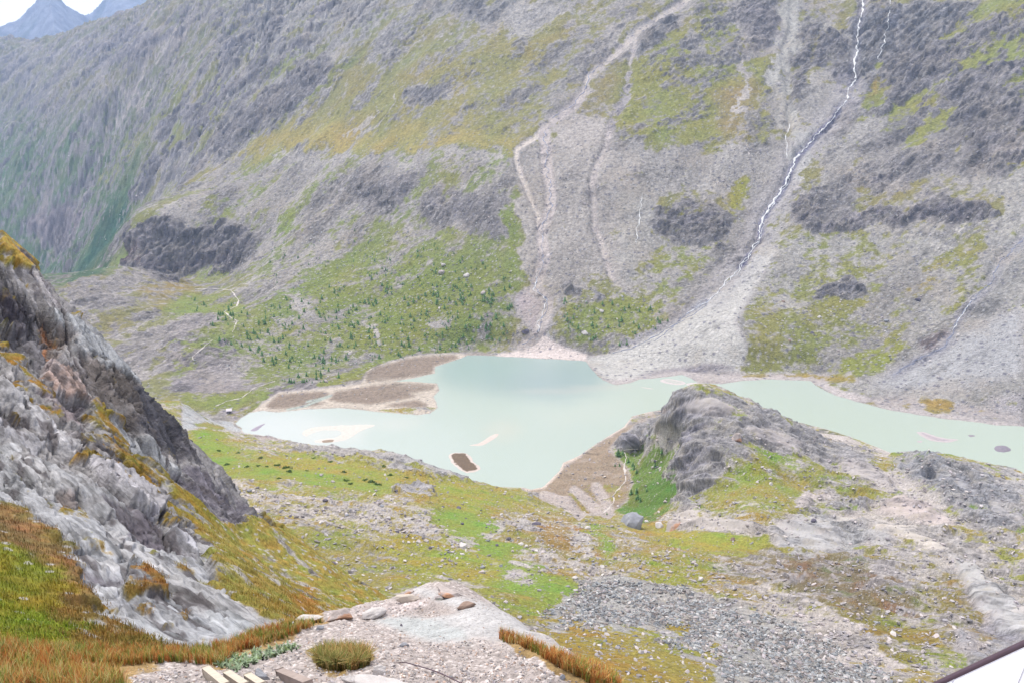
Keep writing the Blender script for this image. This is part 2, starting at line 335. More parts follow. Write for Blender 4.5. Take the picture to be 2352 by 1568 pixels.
P([(1100, 30), (1180, 0), (1300, 0), (1280, 60), (1180, 85), (1120, 60)], 24, G=.05, Rk=.35, bare=(196, 194, 204))
P([(900, 0), (1180, 0), (1200, 20), (1130, 50), (1040, 30)], 18, G=.05, Rk=1, bare=(140, 144, 160))
P([(1200, 75), (1300, 60), (1330, 130), (1240, 150)], 24, G=.7, grass=(170, 160, 100))
# --- moraine below the meadow
P([(300, 520), (420, 450), (560, 390), (700, 352), (900, 352), (1180, 348), (1200, 600), (900, 600), (600, 640), (460, 650)], 16, bare=(176, 170, 176), grass=(150, 158, 96), G=.27, Rk=.55, S=.8)
P([(600, 350), (800, 350), (1000, 352), (1180, 350), (1170, 372), (980, 374), (780, 378), (640, 385)], 8, G=.12, bare=(188, 184, 192), Rk=.2, S=.9)
P([(330, 470), (450, 440), (470, 480), (380, 510)], 14, G=.1, bare=(186, 180, 186), Rk=.1)
P([(780, 400), (900, 395), (1150, 460), (1160, 560), (980, 520), (820, 470)], 26, G=.2, Rk=1.0, bare=(146, 142, 156))
P([(640, 490), (690, 485), (700, 520), (660, 530)], 14, G=.85, grass=(150, 166, 80))
P([(440, 470), (520, 460), (560, 500), (500, 510)], 16, G=.7, grass=(160, 162, 90))
P([(283, 612), (300, 560), (330, 520), (380, 512), (470, 520), (540, 512), (600, 545), (590, 590), (520, 600), (460, 620), (430, 642), (370, 640), (290, 618)], 8, G=.05, Rk=1.7, bare=(150, 145, 162), S=.1)
P([(290, 585), (360, 595), (440, 600), (520, 580), (560, 590), (470, 615), (430, 642), (290, 618)], 8, bare=(118, 108, 130), Rk=1.6)
P([(290, 560), (330, 570), (330, 615), (290, 612)], 8, bare=(150, 112, 120))
P([(255, 622), (280, 590), (300, 570), (290, 615)], 6, G=.95, grass=(150, 168, 98), Rk=0)
P([(430, 640), (480, 615), (520, 600), (530, 615), (480, 645), (450, 655)], 6, G=.8, grass=(160, 168, 110), Rk=.1)
# --- rock hill and ice-smoothed floor, lower left
P([(150, 660), (200, 630), (270, 618), (330, 625), (420, 650), (500, 675), (560, 690), (480, 740), (420, 900), (200, 900), (150, 760)], 10, bare=(178, 170, 180), grass=(166, 160, 112), G=.3, Rk=.6, U=3, S=.4)
P([(330, 640), (440, 655), (480, 690), (400, 700), (320, 680)], 20, G=.62, grass=(180, 158, 100), Rk=.2)
P([(390, 690), (450, 680), (560, 690), (560, 740), (450, 735), (380, 712)], 14, G=.88, grass=(154, 170, 92), Rk=.1, U=1)
P([(380, 740), (560, 740), (560, 900), (400, 900)], 20, G=.32, bare=(180, 170, 184), grass=(156, 168, 100), Rk=.8, U=5)
P([(400, 880), (560, 860), (640, 870), (600, 905), (430, 905), (395, 900)], 8, G=.04, bare=(128, 116, 142), Rk=1.1, U=2)
P([(400, 855), (520, 840), (720, 860), (730, 876), (600, 880), (420, 886)], 8, G=.08, bare=(178, 168, 186), Rk=.6, U=3)
P([(420, 905), (560, 898), (640, 880), (760, 862), (860, 826), (920, 812), (1060, 808), (1120, 812), (1040, 822), (900, 850), (780, 886), (640, 910), (560, 950), (420, 930)], 10, G=.8, grass=(156, 166, 88), bare=(180, 170, 178), Rk=.3)
P([(560, 900), (640, 885), (720, 870), (730, 890), (640, 912)], 8, G=.25, bare=(170, 158, 176), Rk=.8)
# --- young larch slope
P([(560, 690), (640, 640), (800, 560), (1000, 540), (1180, 600), (1190, 740), (1120, 815), (860, 826), (700, 870), (560, 880), (540, 760)], 36, grass=(148, 160, 88), bare=(182, 176, 180), G=.56, Rk=.35, S=.9)
P([(700, 640), (900, 600), (1100, 620), (1180, 700), (1120, 800), (860, 820), (780, 760)], 36, G=.72, grass=(146, 158, 78))
P([(560, 600), (720, 560), (860, 570), (760, 620), (620, 670)], 30, G=.3, bare=(178, 172, 178), S=.9)
for e in (ell(690, 700, 26, 16), ell(680, 680, 10, 26), ell(860, 770, 18, 26, -30), ell(830, 740, 16, 8), ell(1000, 745, 20, 10), ell(930, 660, 6, 20), ell(640, 730, 20, 8)):
    P(e, 12, G=.02, bare=(198, 192, 200), Rk=.05)
# --- right of the middle stream
P([(1190, 340), (1430, 240), (1480, 320), (1440, 560), (1480, 660), (1420, 700), (1270, 700), (1180, 600)], 24, G=.07, bare=(192, 184, 190), Rk=.3, S=.75)
P([(1280, 270), (1380, 260), (1400, 330), (1330, 345), (1260, 330)], 18, G=.02, bare=(206, 196, 204), Rk=.05, S=.2)
P([(1340, 210), (1420, 130), (1430, 230), (1360, 270), (1290, 270)], 18, G=.5, bare=(184, 176, 180), grass=(170, 158, 112), Rk=.2)
P([(1160, 430), (1190, 430), (1200, 540), (1190, 700), (1165, 700), (1160, 560)], 10, G=.55, grass=(146, 160, 84))
P([(1340, 120), (1420, 60), (1560, 0), (1620, 0), (1480, 120), (1400, 160)], 20, G=.15, bare=(194, 188, 196), Rk=.5)
P([(1440, 60), (1530, 20), (1560, 60), (1480, 130)], 14, G=.05, bare=(168, 170, 184), Rk=1.1)
P([(1430, 160), (1560, 60), (1700, 20), (1780, 60), (1780, 320), (1620, 335), (1440, 330), (1410, 240)], 22, G=.74, grass=(168, 168, 92), bare=(170, 168, 178), Rk=.6, S=.6)
P([(1560, 50), (1700, 20), (1700, 150), (1590, 140)], 20, G=.45, Rk=1)
P([(1640, 240), (1720, 150), (1750, 200), (1700, 330), (1640, 330)], 24, G=.5, grass=(176, 160, 110), bare=(188, 182, 186), S=.9, Rk=.2)
P([(1700, 0), (1700, 80), (1720, 150), (1700, 240)], 12, line=14, G=.05, bare=(196, 188, 196), Rk=.1)
P([(1430, 328), (1620, 338), (1780, 320), (1820, 400), (1780, 500), (1640, 440), (1480, 440)], 12, G=.04, bare=(184, 180, 188), Rk=.15, S=.8)
P([(1670, 410), (1725, 412), (1720, 470), (1690, 500), (1670, 450)], 8, G=.85, grass=(168, 168, 78))
P([(1480, 500), (1560, 470), (1680, 480), (1710, 520), (1640, 560), (1540, 560), (1490, 545)], 16, G=.45, Rk=1.2, bare=(134, 130, 148), grass=(164, 158, 76))
P([(1560, 500), (1690, 500), (1680, 555), (1600, 560)], 12, G=.25, Rk=1.3, bare=(120, 116, 138), grass=(160, 150, 66))
P([(1430, 440), (1500, 420), (1520, 560), (1540, 640), (1450, 660), (1420, 560)], 16, G=.03, bare=(190, 190, 198), Rk=.3, S=.6)
P([(1500, 560), (1690, 560), (1660, 640), (1560, 700), (1470, 660)], 24, G=.34, grass=(158, 164, 92), bare=(184, 180, 186), S=.8)
P([(1280, 690), (1420, 680), (1540, 690), (1530, 750), (1440, 790), (1350, 800), (1300, 770)], 20, G=.55, grass=(156, 164, 84), bare=(188, 182, 188), S=1.0)
P([(1270, 640), (1400, 640), (1420, 690), (1290, 700)], 16, G=.2, bare=(180, 172, 178), S=.9)
P([(1280, 655), (1320, 650), (1330, 675), (1285, 675)], 6, G=0, bare=(160, 158, 172), Rk=1.2)
P([(1350, 672), (1378, 676), (1380, 692), (1358, 692)], 6, G=0, bare=(120, 122, 140), Rk=1)
# --- right wall: waterfall gully, screes
P([(1690, 0), (1830, 0), (1830, 120), (1720, 140)], 20, G=.12, bare=(168, 162, 178), Rk=.9)
P([(1795, 0), (1840, 0), (1850, 60), (1825, 150), (1822, 250), (1840, 300), (1880, 290), (1870, 330), (1820, 400), (1800, 400), (1796, 280), (1780, 180), (1790, 80)], 10, G=0, bare=(196, 200, 206), Rk=.05, S=.7)
P([(1850, 60), (1900, 40), (1960, 60), (1950, 100), (1900, 80), (1860, 110)], 12, G=.15, bare=(186, 184, 186), Rk=.4)
P([(1815, 110), (1860, 65), (1900, 60), (1885, 150), (1850, 190), (1850, 230), (1818, 230)], 8, G=.5, grass=(160, 154, 100), bare=(142, 138, 150), Rk=1.0)
P([(1885, 110), (1920, 60), (1950, 110), (1960, 160), (1930, 196), (1900, 180), (1880, 150)], 7, G=.15, bare=(128, 126, 144), Rk=1.1)
P([(1860, 185), (1895, 175), (1925, 200), (1950, 190), (1930, 240), (1880, 295), (1850, 290), (1840, 240)], 10, G=.02, bare=(178, 176, 184), Rk=.3)
P([(1940, 60), (1990, 20), (2060, 10), (2200, 0), (2180, 60), (2060, 130), (2000, 190), (1975, 180)], 14, G=.05, bare=(156, 162, 180), Rk=1.3)
P([(2000, 40), (2120, 30), (2190, 10), (2240, 30), (2150, 100), (2060, 110), (2030, 100)], 16, G=.05, bare=(146, 152, 172), Rk=1.4)
P([(2030, 30), (2060, 20), (2055, 90), (2030, 85)], 8, bare=(104, 112, 146), Rk=1.4, G=0)
P([(1995, 190), (2050, 150), (2120, 110), (2250, 40), (2352, 0), (2650, 0), (2650, 400), (2352, 400), (2240, 320), (2080, 330), (1960, 350), (1930, 340), (1960, 270)], 30, G=.5, grass=(164, 166, 88), bare=(150, 148, 164), Rk=1.2, S=.2)
for l in ([(2020, 300), (2120, 235), (2250, 150), (2352, 100)], [(1990, 250), (2010, 200), (2030, 160)], [(2080, 330), (2160, 270), (2270, 200), (2352, 160)], [(2180, 90), (2280, 20), (2352, -20)], [(1980, 330), (2060, 270), (2120, 240)]):
    P(l, 24, line=34, a=.85, G=.72, grass=(168, 170, 92), Rk=.5)
P([(1995, 240), (2025, 190), (2030, 165), (2010, 180), (1985, 230)], 8, G=.9, grass=(176, 154, 90))
for e in (ell(2130, 170, 50, 18, -20), ell(2210, 190, 40, 20, -35), ell(2060, 215, 24, 12, -20), ell(2250, 230, 50, 26, -40), ell(2150, 120, 60, 14, -30), ell(2300, 150, 40, 22, -30), ell(2300, 290, 50, 26, -60), ell(2230, 270, 30, 16, -60)):
    P(e, 12, G=.05, bare=(132, 130, 150), Rk=1.5)
P([(2180, 330), (2352, 250), (2500, 230), (2500, 400), (2352, 390), (2240, 400), (2200, 390)], 16, G=.2, bare=(148, 142, 156), Rk=1.5, grass=(166, 156, 70))
P([(1900, 320), (1960, 270), (2000, 250), (2040, 330), (1980, 350), (1860, 420), (1800, 560), (1760, 600), (1740, 590), (1780, 500)], 18, G=.08, bare=(184, 182, 190), Rk=.4, S=.8)
P([(2040, 335), (2200, 330), (2250, 400), (2100, 420), (1980, 440), (1900, 520), (1850, 520), (1900, 420), (1960, 360)], 22, G=.15, bare=(168, 164, 174), Rk=.8, S=.6)
P([(1810, 480), (1830, 450), (1880, 430), (1890, 460), (1850, 500), (1820, 520)], 12, G=.08, bare=(140, 134, 152), Rk=1.3)
P([(1975, 410), (2060, 395), (2070, 420), (2000, 430)], 10, G=.1, bare=(136, 130, 150), Rk=1.4)
P([(1840, 520), (1960, 490), (2080, 480), (2170, 460), (2260, 455), (2310, 480), (2260, 500), (2130, 500), (1960, 525), (1860, 535)], 8, G=.2, bare=(122, 116, 138), Rk=1.6, grass=(150, 136, 70))
P([(2200, 420), (2352, 380), (2500, 380), (2500, 520), (2352, 520), (2260, 520), (2000, 540), (1990, 530), (2250, 500), (2320, 480), (2290, 440)], 14, G=.05, bare=(190, 190, 196), Rk=.2, S=.5)
P([(1700, 620), (1780, 540), (1960, 530), (2200, 540), (2352, 500), (2650, 500), (2650, 1010), (2352, 975), (2200, 960), (1900, 890), (1720, 870), (1700, 760)], 20, G=.12, bare=(182, 182, 188), grass=(158, 160, 92), Rk=.25, S=.85)
P([(1850, 690), (1860, 640), (1900, 620), (2050, 600), (2120, 620), (2200, 590), (2300, 560), (2200, 640), (2080, 720), (2120, 760), (2060, 830), (1960, 860), (1830, 850), (1800, 790), (1850, 730)], 26, G=.42, grass=(160, 160, 90), bare=(178, 174, 178), Rk=.3, S=.95)
P([(1880, 845), (1980, 800), (2090, 770), (2100, 800), (2020, 850), (1960, 862)], 12, G=.75, grass=(164, 168, 78))
P([(2080, 660), (2180, 600), (2190, 615), (2100, 690)], 10, G=.75, grass=(180, 162, 92))
P([(1995, 655), (2030, 690), (2030, 740), (1990, 720)], 14, G=.65, grass=(164, 160, 80))
P([(1878, 690), (1885, 660), (1900, 654), (1950, 645), (2003, 655), (2005, 670), (1975, 684), (1940, 684), (1900, 690)], 5, G=0, bare=(112, 114, 140), Rk=1.7, S=0)
P([(1700, 720), (1740, 690), (1790, 710), (1800, 780), (1830, 850), (1760, 850), (1710, 800)], 18, G=.38, grass=(166, 164, 96), bare=(180, 178, 184), S=1)
P([(2110, 790), (2170, 755), (2180, 770), (2140, 810)], 8, G=.1, bare=(160, 132, 142), Rk=1)
P([(2250, 560), (2352, 545), (2450, 540), (2300, 700), (2200, 760), (2180, 740), (2260, 640)], 12, G=0, bare=(166, 168, 178), Rk=.5, S=.9)
# fans
ps = Paint(bare=(198, 194, 204), grass=(165, 160, 100), G=0.0, Rk=.1, U=0.0, S=.5, A=0.0); P = lambda poly, feather=24, a=1.0, line=None, **k: ps(poly, feather, a, line, A=1.0, **k)
P([(1745, 560), (1700, 640), (1600, 690), (1540, 740), (1440, 795), (1360, 815), (1340, 828), (1390, 872), (1420, 885), (1480, 872), (1620, 845), (1700, 850), (1720, 800), (1690, 740), (1760, 620), (1790, 570)], 6, G=0, bare=(212, 212, 214), Rk=.1, S=.6)
P([(1460, 868), (1500, 852), (1620, 830), (1700, 838), (1640, 852), (1560, 862)], 5, G=.45, bare=(164, 160, 168), Rk=.9, grass=(166, 164, 100), S=.6)
P([(1590, 868), (1640, 856), (1860, 850), (1880, 876), (1760, 872), (1650, 884), (1600, 880)], 6, G=.4, bare=(200, 192, 194), grass=(190, 170, 116), Rk=.0, S=.1)
P([(1830, 850), (1960, 858), (1980, 880), (1900, 880), (1850, 870)], 6, G=.75, grass=(188, 166, 92), bare=(196, 186, 186), Rk=0)
P([(1380, 872), (1420, 885), (1500, 872), (1560, 860), (1620, 872), (1700, 876), (1860, 874), (1930, 914), (2060, 946), (2280, 980), (2352, 982), (2352, 972), (2280, 965), (2060, 930), (1940, 896), (1870, 866), (1700, 864), (1560, 850), (1420, 872)], 4, G=.05, bare=(206, 200, 204), Rk=.05, S=.2)
P([(1960, 920), (2060, 905), (2200, 920), (2352, 950), (2352, 972), (2200, 955), (2060, 935)], 10, G=.35, bare=(192, 186, 190), grass=(180, 160, 100), S=.8)
P([(2120, 920), (2160, 912), (2200, 925), (2180, 945), (2130, 940)], 8, G=.8, grass=(196, 164, 92))
P([(2260, 910), (2352, 900), (2352, 950), (2280, 940)], 14, G=.5, grass=(160, 162, 96))
P([(1980, 880), (2060, 850), (2170, 790), (2250, 740), (2352, 700), (2352, 860), (2200, 900), (2050, 900)], 18, G=.02, bare=(188, 190, 198), S=.9, Rk=.1)
P([(1248, 758), (1262, 772), (1300, 792), (1352, 810), (1345, 830), (1240, 832), (1130, 830), (1140, 812), (1200, 796), (1232, 775)], 4, G=0, bare=(236, 226, 228), Rk=.1, S=.4)
P([(1190, 720), (1180, 680), (1220, 655), (1262, 680), (1270, 720), (1250, 765), (1225, 765)], 8, G=.05, bare=(196, 186, 194), S=.7, Rk=.1)
# sand flats and brown sedge banks at the inlet
SAND = (226, 216, 208)
P([(540, 975), (575, 945), (600, 926), (640, 898), (740, 890), (830, 878), (842, 850), (870, 836), (917, 824), (951, 814), (1044, 808), (1080, 812), (1080, 830), (1010, 850), (1010, 960), (700, 960), (600, 960)], 3, G=0, bare=SAND, Rk=0, S=0, U=0)
SEDGE = [[(612, 930), (640, 906), (742, 898), (758, 904), (716, 924), (660, 936), (620, 938)], [(841, 876), (844, 856), (870, 842), (917, 829), (951, 821), (1044, 814), (1054, 822), (997, 840), (992, 858), (931, 866)],
         [(756, 918), (770, 900), (851, 886), (917, 880), (1000, 883), (995, 892), (934, 903), (958, 909), (917, 917), (851, 927), (784, 922)], [(880, 931), (957, 918), (984, 929), (971, 936)], [(690, 930), (715, 921), (748, 924), (720, 931)],
         [(1065, 813), (1090, 808), (1125, 809), (1130, 814), (1090, 816)]]
for s_ in SEDGE: P(s_, 4, G=0, bare=(122, 108, 98), Rk=0, S=0)
P([(705, 922), (740, 914), (760, 908), (700, 932), (660, 940)], 3, line=5, bare=(196, 208, 206))
P([(540, 965), (575, 935), (600, 915), (590, 910), (540, 940), (500, 940)], 6, G=.45, bare=(170, 160, 176), Rk=.4)
# gullies that carry the streams
CH_A = [(1640, -50), (1561, 8), (1468, 67), (1418, 117), (1378, 150), (1351, 173), (1344, 207), (1318, 240), (1268, 273), (1248, 300)]
CH_A2 = [(1248, 300), (1224, 315), (1185, 340), (1187, 365), (1197, 400), (1214, 443), (1234, 487), (1240, 525)]
CH_A3 = [(1248, 300), (1254, 333), (1257, 393), (1264, 430), (1264, 473), (1251, 510), (1244, 543), (1251, 589), (1241, 623), (1228, 663), (1258, 689), (1254, 716), (1241, 743), (1236, 765), (1200, 792)]
CH_B = [(1460, 90), (1444, 167), (1441, 217), (1418, 253), (1404, 287), (1391, 340), (1371, 377), (1361, 417), (1366, 470), (1368, 522), (1378, 539), (1394, 596), (1408, 640)]
CH_D = [(1819, 0), (1819, 67), (1799, 110), (1799, 143), (1812, 200), (1815, 283), (1805, 317), (1809, 367)]
FALL = [(1984, -30), (1982, 0), (1980, 20), (1980, 37), (1972, 53), (1969, 87), (1970, 110), (1964, 133), (1962, 157), (1965, 183), (1950, 203), (1947, 230), (1927, 250), (1919, 267), (1895, 293), (1875, 310), (1855, 337), (1835, 353), (1822, 377), (1814, 397), (1805, 420), (1789, 447), (1769, 473), (1752, 500), (1749, 522), (1745, 535), (1742, 552), (1729, 566), (1719, 586), (1699, 612), (1692, 626), (1672, 639), (1659, 659), (1642, 676), (1622, 696), (1595, 709), (1575, 722), (1545, 748), (1500, 775), (1450, 800)]
CH_E = [(2400, 500), (2352, 545), (2302, 596), (2275, 649), (2235, 689), (2202, 729), (2189, 762), (2169, 796), (2102, 829), (2052, 859)]
P(CH_A, 11, line=14, a=.9, G=0, bare=(224, 216, 212), Rk=.1, U=0); P(CH_A2, 9, line=12, a=1, G=0, bare=(234, 226, 222), Rk=.1); P(CH_A3, 8, line=26, G=0, bare=(218, 210, 212), Rk=.6, S=.8)
P(CH_A[6:], 10, line=26, a=.6, G=0, bare=(214, 206, 210)); P(CH_B, 10, line=12, a=.8, G=0, bare=(226, 218, 214), Rk=.3, S=.6); P(CH_B[1:5], 14, line=20, a=.55, bare=(150, 148, 160), Rk=1.3, G=0)
P(FALL[10:34], 30, line=70, a=.6, bare=(196, 196, 202), G=0, Rk=.4, S=.6); P(FALL[:26], 10, line=22, a=.7, bare=(142, 142, 156), G=0, Rk=1.0); P(FALL[12:30], 8, line=12, bare=(110, 110, 136), G=0, Rk=.8)
P(CH_E, 14, line=26, a=.6, bare=(132, 132, 146), Rk=1.1, G=0); P(CH_E[5:], 6, line=7, bare=(140, 142, 158), G=0)
P([(1430, 790), (1500, 760), (1560, 725), (1620, 690)], 6, line=14, a=.7, bare=(150, 152, 168))
GUL = Paint(D=0.0)
for c, w in ((CH_A, 22), (CH_A2, 16), (CH_A3, 26), (CH_B, 20), (FALL, 24), (CH_E, 34), (CH_D, 14)): GUL(c, 12, line=w, D=1.0)
w0 = fbm(X / 70, Y / 90, 4, 25, .6); w0b = fbm(X / 70 + 9, Y / 90, 4, 26, .6); pm.f['G'] = np.where(pm.f['G'] > .1, .23 + .68 * pm.f['G'], pm.f['G'] + .03); f = layered(pm, ps, px + 6 * fbm(X / 18, Y / 22, 3, 29) * far, py, 60 * w0 * far + 8 * nn, 46 * w0b * far + 6 * nn, sst(-.1, .35, fbm(X / 14, Y / 20, 4, 28, .65)) * far); gd = GUL.get(px, py)['D']
# relief: blocks and ribs where rock crops out, small rubble elsewhere
n0 = grad(X, Y, Z)
nb = fbm(C_ / 34 / Q, F_ / 90 / Q, 4, 31); n2 = fbm(X / 9, Y / 9, 4, 41)
patch = (1 - wR) * fbm(C_ / 70 / Q, F_ / 110 / Q, 5, 51) + wR * fbm(G_ / 42, H_ / 95, 5, 52)
wF0 = sst(1800, 2600, M.Rr); rock = sst(-.12, .22, patch + .55 * (f['Rk'] - .55) + .25 * nb)
rb = (1 - wR) * ridged(C_ / 16 / Q, F_ / 36 / Q, 4, 61, .6) + wR * ridged(G_ / 16, H_ / 40, 4, 62, .6); w1, w2, wi = worley(C_ / 11 / Q + nb, F_ / 13 / Q + n2, 71)
w1b, w2b, wib = worley(X / 34 / Q + nb * 2, Y / 46 / Q + Z / 60, 72)
disp = rock * f['Rk'] * sc * (3.4 * rb + 2.6 * (wi - .5) * sst(0, .25, w2) + 6.5 * (wib - .5) * sst(0, .22, w2b) + 3.2 * (1 - wF0) * ((1 - wR) * ridged(C_ / 34, F_ / 62, 3, 63) + wR * ridged(G_ / 30, H_ / 80, 3, 64))) + 1.3 * n2 * (.35 + f['Rk']) + f['U'] * ridged(X / 75, Y / 28, 3, 81)
disp += .5 * np.sqrt(sc) * f['S'] * fbm(X / 3.2, Y / 3.2, 3, 91)
shr = sst(840, 1000, M.Rr) * sst(0, 30, np.abs(Z)) + .15
disp = disp * np.clip(shr, 0, 1) - 4.0 * gd * far
X = X + n0[..., 0] * disp; Y = Y + n0[..., 1] * disp; Z = Z + n0[..., 2] * disp
Z, s_m = shore(Z, X, Y, .05, nn); 
M.finish(X, Y, Z)
# banks: lift the sedge a little above the sand
# colour
steep = 1 - grad(X, Y, Z)[..., 2]
gn = .75 * ((1 - wR) * fbm(C_ / 48 / Q, F_ / 90 / Q, 6, 101, .7) + wR * fbm(G_ / 36, H_ / 70, 6, 102, .7)) + .5 * fbm(X / 11 / Q, Y / 11 / Q, 4, 111, .6) + .25 * nb
bands = fbm(C_ / 80, F_ / 420, 4, 133, .6)[..., None]; 
gm = sst(.36, .64, f['G'] + .5 * bands[..., 0] * sst(.05, .3, f['G']) + (1.15 - .35 * f['G']) * gn * sst(-.05, .12, f['G']) - .34 * rock * np.clip(f['Rk'], 0, 1) - .5 * sst(.42, .7, steep))
v = fbm(X / 5 / Q, Y / 5 / Q, 4, 121, .7); hv = fbm(X / 70, Y / 70, 3, 131)
lum = f['bare'].mean(-1, keepdims=True); f['bare'] = f['bare'] + np.clip(186 - lum, 0, 90) * .52
hp = ps.get(px, py)['A'][..., None]; brk = sst(.12, -.2, fbm(H_ / 40, G_ / 16, 5, 127, .65)) * sst(.85, 1.2, f['Rk'])
f['bare'] = mixc(f['bare'], np.float32([176, 170, 168]), brk * .85); lum = f['bare'].mean(-1, keepdims=True); f['bare'] = (.40 * f['bare'] + .60 * lum * np.float32([1.035, 1.0, .945])) * (.92 + .16 * bands) * (1 - hp) + f['bare'] * np.float32([1.0, .985, .965]) * hp
va = 1 - .65 * hp; bare = f['bare'] * (1 + va * (.34 * v[..., None] + .14 * nb[..., None]))
bare = mixc(bare, bare * np.array([.92, .92, .94], np.float32), rock * np.clip(f['Rk'], 0, 1))
wF = sst(1800, 2600, M.Rr); str_ = wF * ridged(C_ / 60 + nb, F_ / 75, 6, 129, .65) + (1 - wF) * (1 - wR) * ridged(C_ / 12 + .6 * nb, F_ / 34, 5, 125, .62) + (1 - wF) * wR * ridged(G_ / 12 + .6 * nb, H_ / 36, 5, 126, .62); bare = bare * (1 - .20 * (rock * sst(.25, .75, str_))[..., None] + .16 * (rock * sst(.1, -.4, str_))[..., None])
bare = mixc(bare, np.array([184, 172, 160], np.float32), sst(.05, .5, hv + .4 * v) * .35)
bare = bare * (1 + .16 * ((wi - .5) * rock)[..., None])
gr = (f['grass'] * .80 + np.float32([18, 18, 13])) * (1 + .22 * fbm(X / 6 / Q, Y / 6 / Q, 4, 141, .7)[..., None])
gr = gr + np.array([5, -1, -2], np.float32) * (hv * 2)[..., None]
c = mixc(bare, gr, gm)
a1, _, ai = worley(X / 4.2 / Q, Y / 4.2 / Q, 151)
st = sst(.34, .2, a1) * (ai < .30 * f['S'] + .04); c = mixc(c, np.float32([214, 212, 216]) * (.8 + .3 * ai[..., None]), st * .85)
a1, _, ai = worley(X / 6.2 / Q + 9, Y / 6.2 / Q, 152)
st = sst(.3, .2, a1) * (ai < .16 * f['S'] + .02); c = mixc(c, np.float32([120, 118, 132]), st * .7)
shw = sst(2.2, .4, s_m) * (M.Rr < 1300) * (s_m > 0); c = mixc(c, np.float32([196, 188, 184]), shw * .7)
ALBM = lin(np.clip(c, 5, 250)) * ALB
mat_m = mat_attr("mountain_ground", .30, 1.0, .28, dist=3.6, bscale=.22, cell=3.2, cvar=.13)
tag(M.build("mountain_slope", mat_m, ALBM), kind="structure")
#PART3
# ================================================================== near side: hillside, knoll and delta
NP = [(430, 925, 815), (500, 955, 830), (560, 990, 822), (640, 1012, 800), (540, 990, 800), (460, 965, 760), (720, 1022, 770), (800, 1036, 755), (900, 1042, 730), (1000, 1060, 715), (1030, 1072, 705), (1100, 1104, 700), (1160, 1118, 690), (1230, 1135, 680), (1300, 1150, 662), (1400, 1185, 640),
      (1320, 1110, 700), (1400, 1060, 728), (1380, 1110, 693), (1400, 1150, 668), (450, 1000, 690), (450, 1080, 570), (600, 1100, 540), (800, 1090, 590), (800, 1140, 500), (800, 1200, 410), (1000, 1150, 520), (1000, 1230, 390), (640, 1250, 310), (640, 1050, 640), (800, 1300, 290), (700, 1400, 190), (1000, 1340, 235), (500, 1200, 340), (300, 1100, 520), (300, 1250, 290),
      (1200, 1200, 500), (1250, 1300, 345), (1300, 1400, 250), (1500, 1500, 185), (1500, 1600, 150), (1250, 1480, 185), (1100, 1380, 225), (1500, 1210, 560), (1430, 1200, 585), (1400, 1300, 380), (1600, 1300, 400), (1600, 1400, 280), (1800, 1250, 500), (1800, 1400, 300), (1800, 1550, 200), (2000, 1350, 390), (2352, 1250, 470), (2352, 1400, 320), (2352, 1500, 240), (2100, 1500, 240), (2650, 1300, 420), (2650, 1600, 190), (2000, 1680, 150), (1300, 1700, 110),
      (2352, 1150, 570), (2200, 1100, 610), (2100, 1060, 640), (2060, 1052, 652), (2200, 1052, 668), (2352, 1092, 650), (2000, 1050, 650), (1900, 1150, 580), (2100, 1170, 540),
      (1590, 907, 690), (1540, 925, 705), (1530, 950, 700), (1640, 908, 690), (1700, 925, 695), (1760, 950, 698), (1820, 980, 690), (1880, 1010, 680), (1930, 1040, 668), (1990, 1055, 655),
      (1700, 985, 655), (1620, 975, 668), (1600, 1010, 655), (1560, 985, 690), (1500, 1000, 705), (1450, 1000, 728), (1400, 1010, 735), (1420, 985, 745), (1470, 968, 735), (1400, 1032, 728), (1470, 1060, 700), (1440, 1110, 690), (1540, 1060, 668), (1560, 1140, 640), (1480, 1180, 620), (1550, 1030, 680),
      (1650, 1040, 620), (1620, 1060, 622), (1560, 1110, 640), (1700, 1070, 610), (1800, 1050, 630), (1750, 1130, 570), (1600, 1160, 590), (1600, 1220, 520), (1720, 1200, 520), (1850, 1200, 540), (1500, 1190, 575)]
NP = [pt(*p) for p in NP if not (1280 < p[0] < 1570 and 960 < p[1] < 1195)]
NP += [plane(*p) + (p[2],) for p in [(1320, 1110, 1.5), (1400, 1060, 1.5), (1380, 1110, 2), (1400, 1150, 5), (1310, 1150, 4), (1430, 1080, 4), (1435, 1120, 7), (1400, 1183, 12), (1300, 1150, 5), (1400, 1008, 13), (1402, 1034, 1.5), (1450, 1000, 16), (1450, 1035, 6), (1500, 1000, 22), (1535, 950, 34), (1490, 962, 4), (1430, 985, 8), (1480, 1060, 14), (1540, 1060, 28), (1450, 1110, 12), (1550, 1140, 30), (1490, 1180, 20), (1550, 1030, 42), (1600, 1010, 60), (1640, 1015, 60), (1570, 1120, 36), (1340, 1060, 1)]]
NP += [(X_, Y_, Z_) for X_, Y_, Z_ in [(-330, 760, 40), (-120, 790, -25), (30, 730, -20), (110, 730, -20), (130, 760, 5), (170, 790, -15), (230, 760, -15), (320, 720, -12), (-350, 830, 15), (-250, 850, -10), (-450, 700, 110), (480, 640, -12), (560, 620, 0), (480, 720, -20), (40, 60, 215), (-30, 60, 230), (0, 90, 226), (90, 90, 212), (-60, 110, 235), (150, 60, 210), (-140, 120, 240), (-300, 300, 200)]]
rs = [64.0]
while rs[-1] < 862: rs.append(rs[-1] * 1.0024 if rs[-1] < 420 else rs[-1] + 1.0)
N = Sheet(np.radians(np.linspace(-37, 37, 1150)), np.array(rs))
X, Y = N.X, N.Y; Z = TPS(NP)(X, Y)
px, py = proj(X, Y, Z); d_ = np.hypot(X, Y)
nn = fbm(X / 22, Y / 22, 3, 205)
Z = Z + 3.0 * fbm(X / 60, Y / 60, 3, 211) * sst(100, 250, d_) * (1 - .7 * sst(600, 700, d_))
Z, s_n = shore(Z, X, Y, .05, nn)
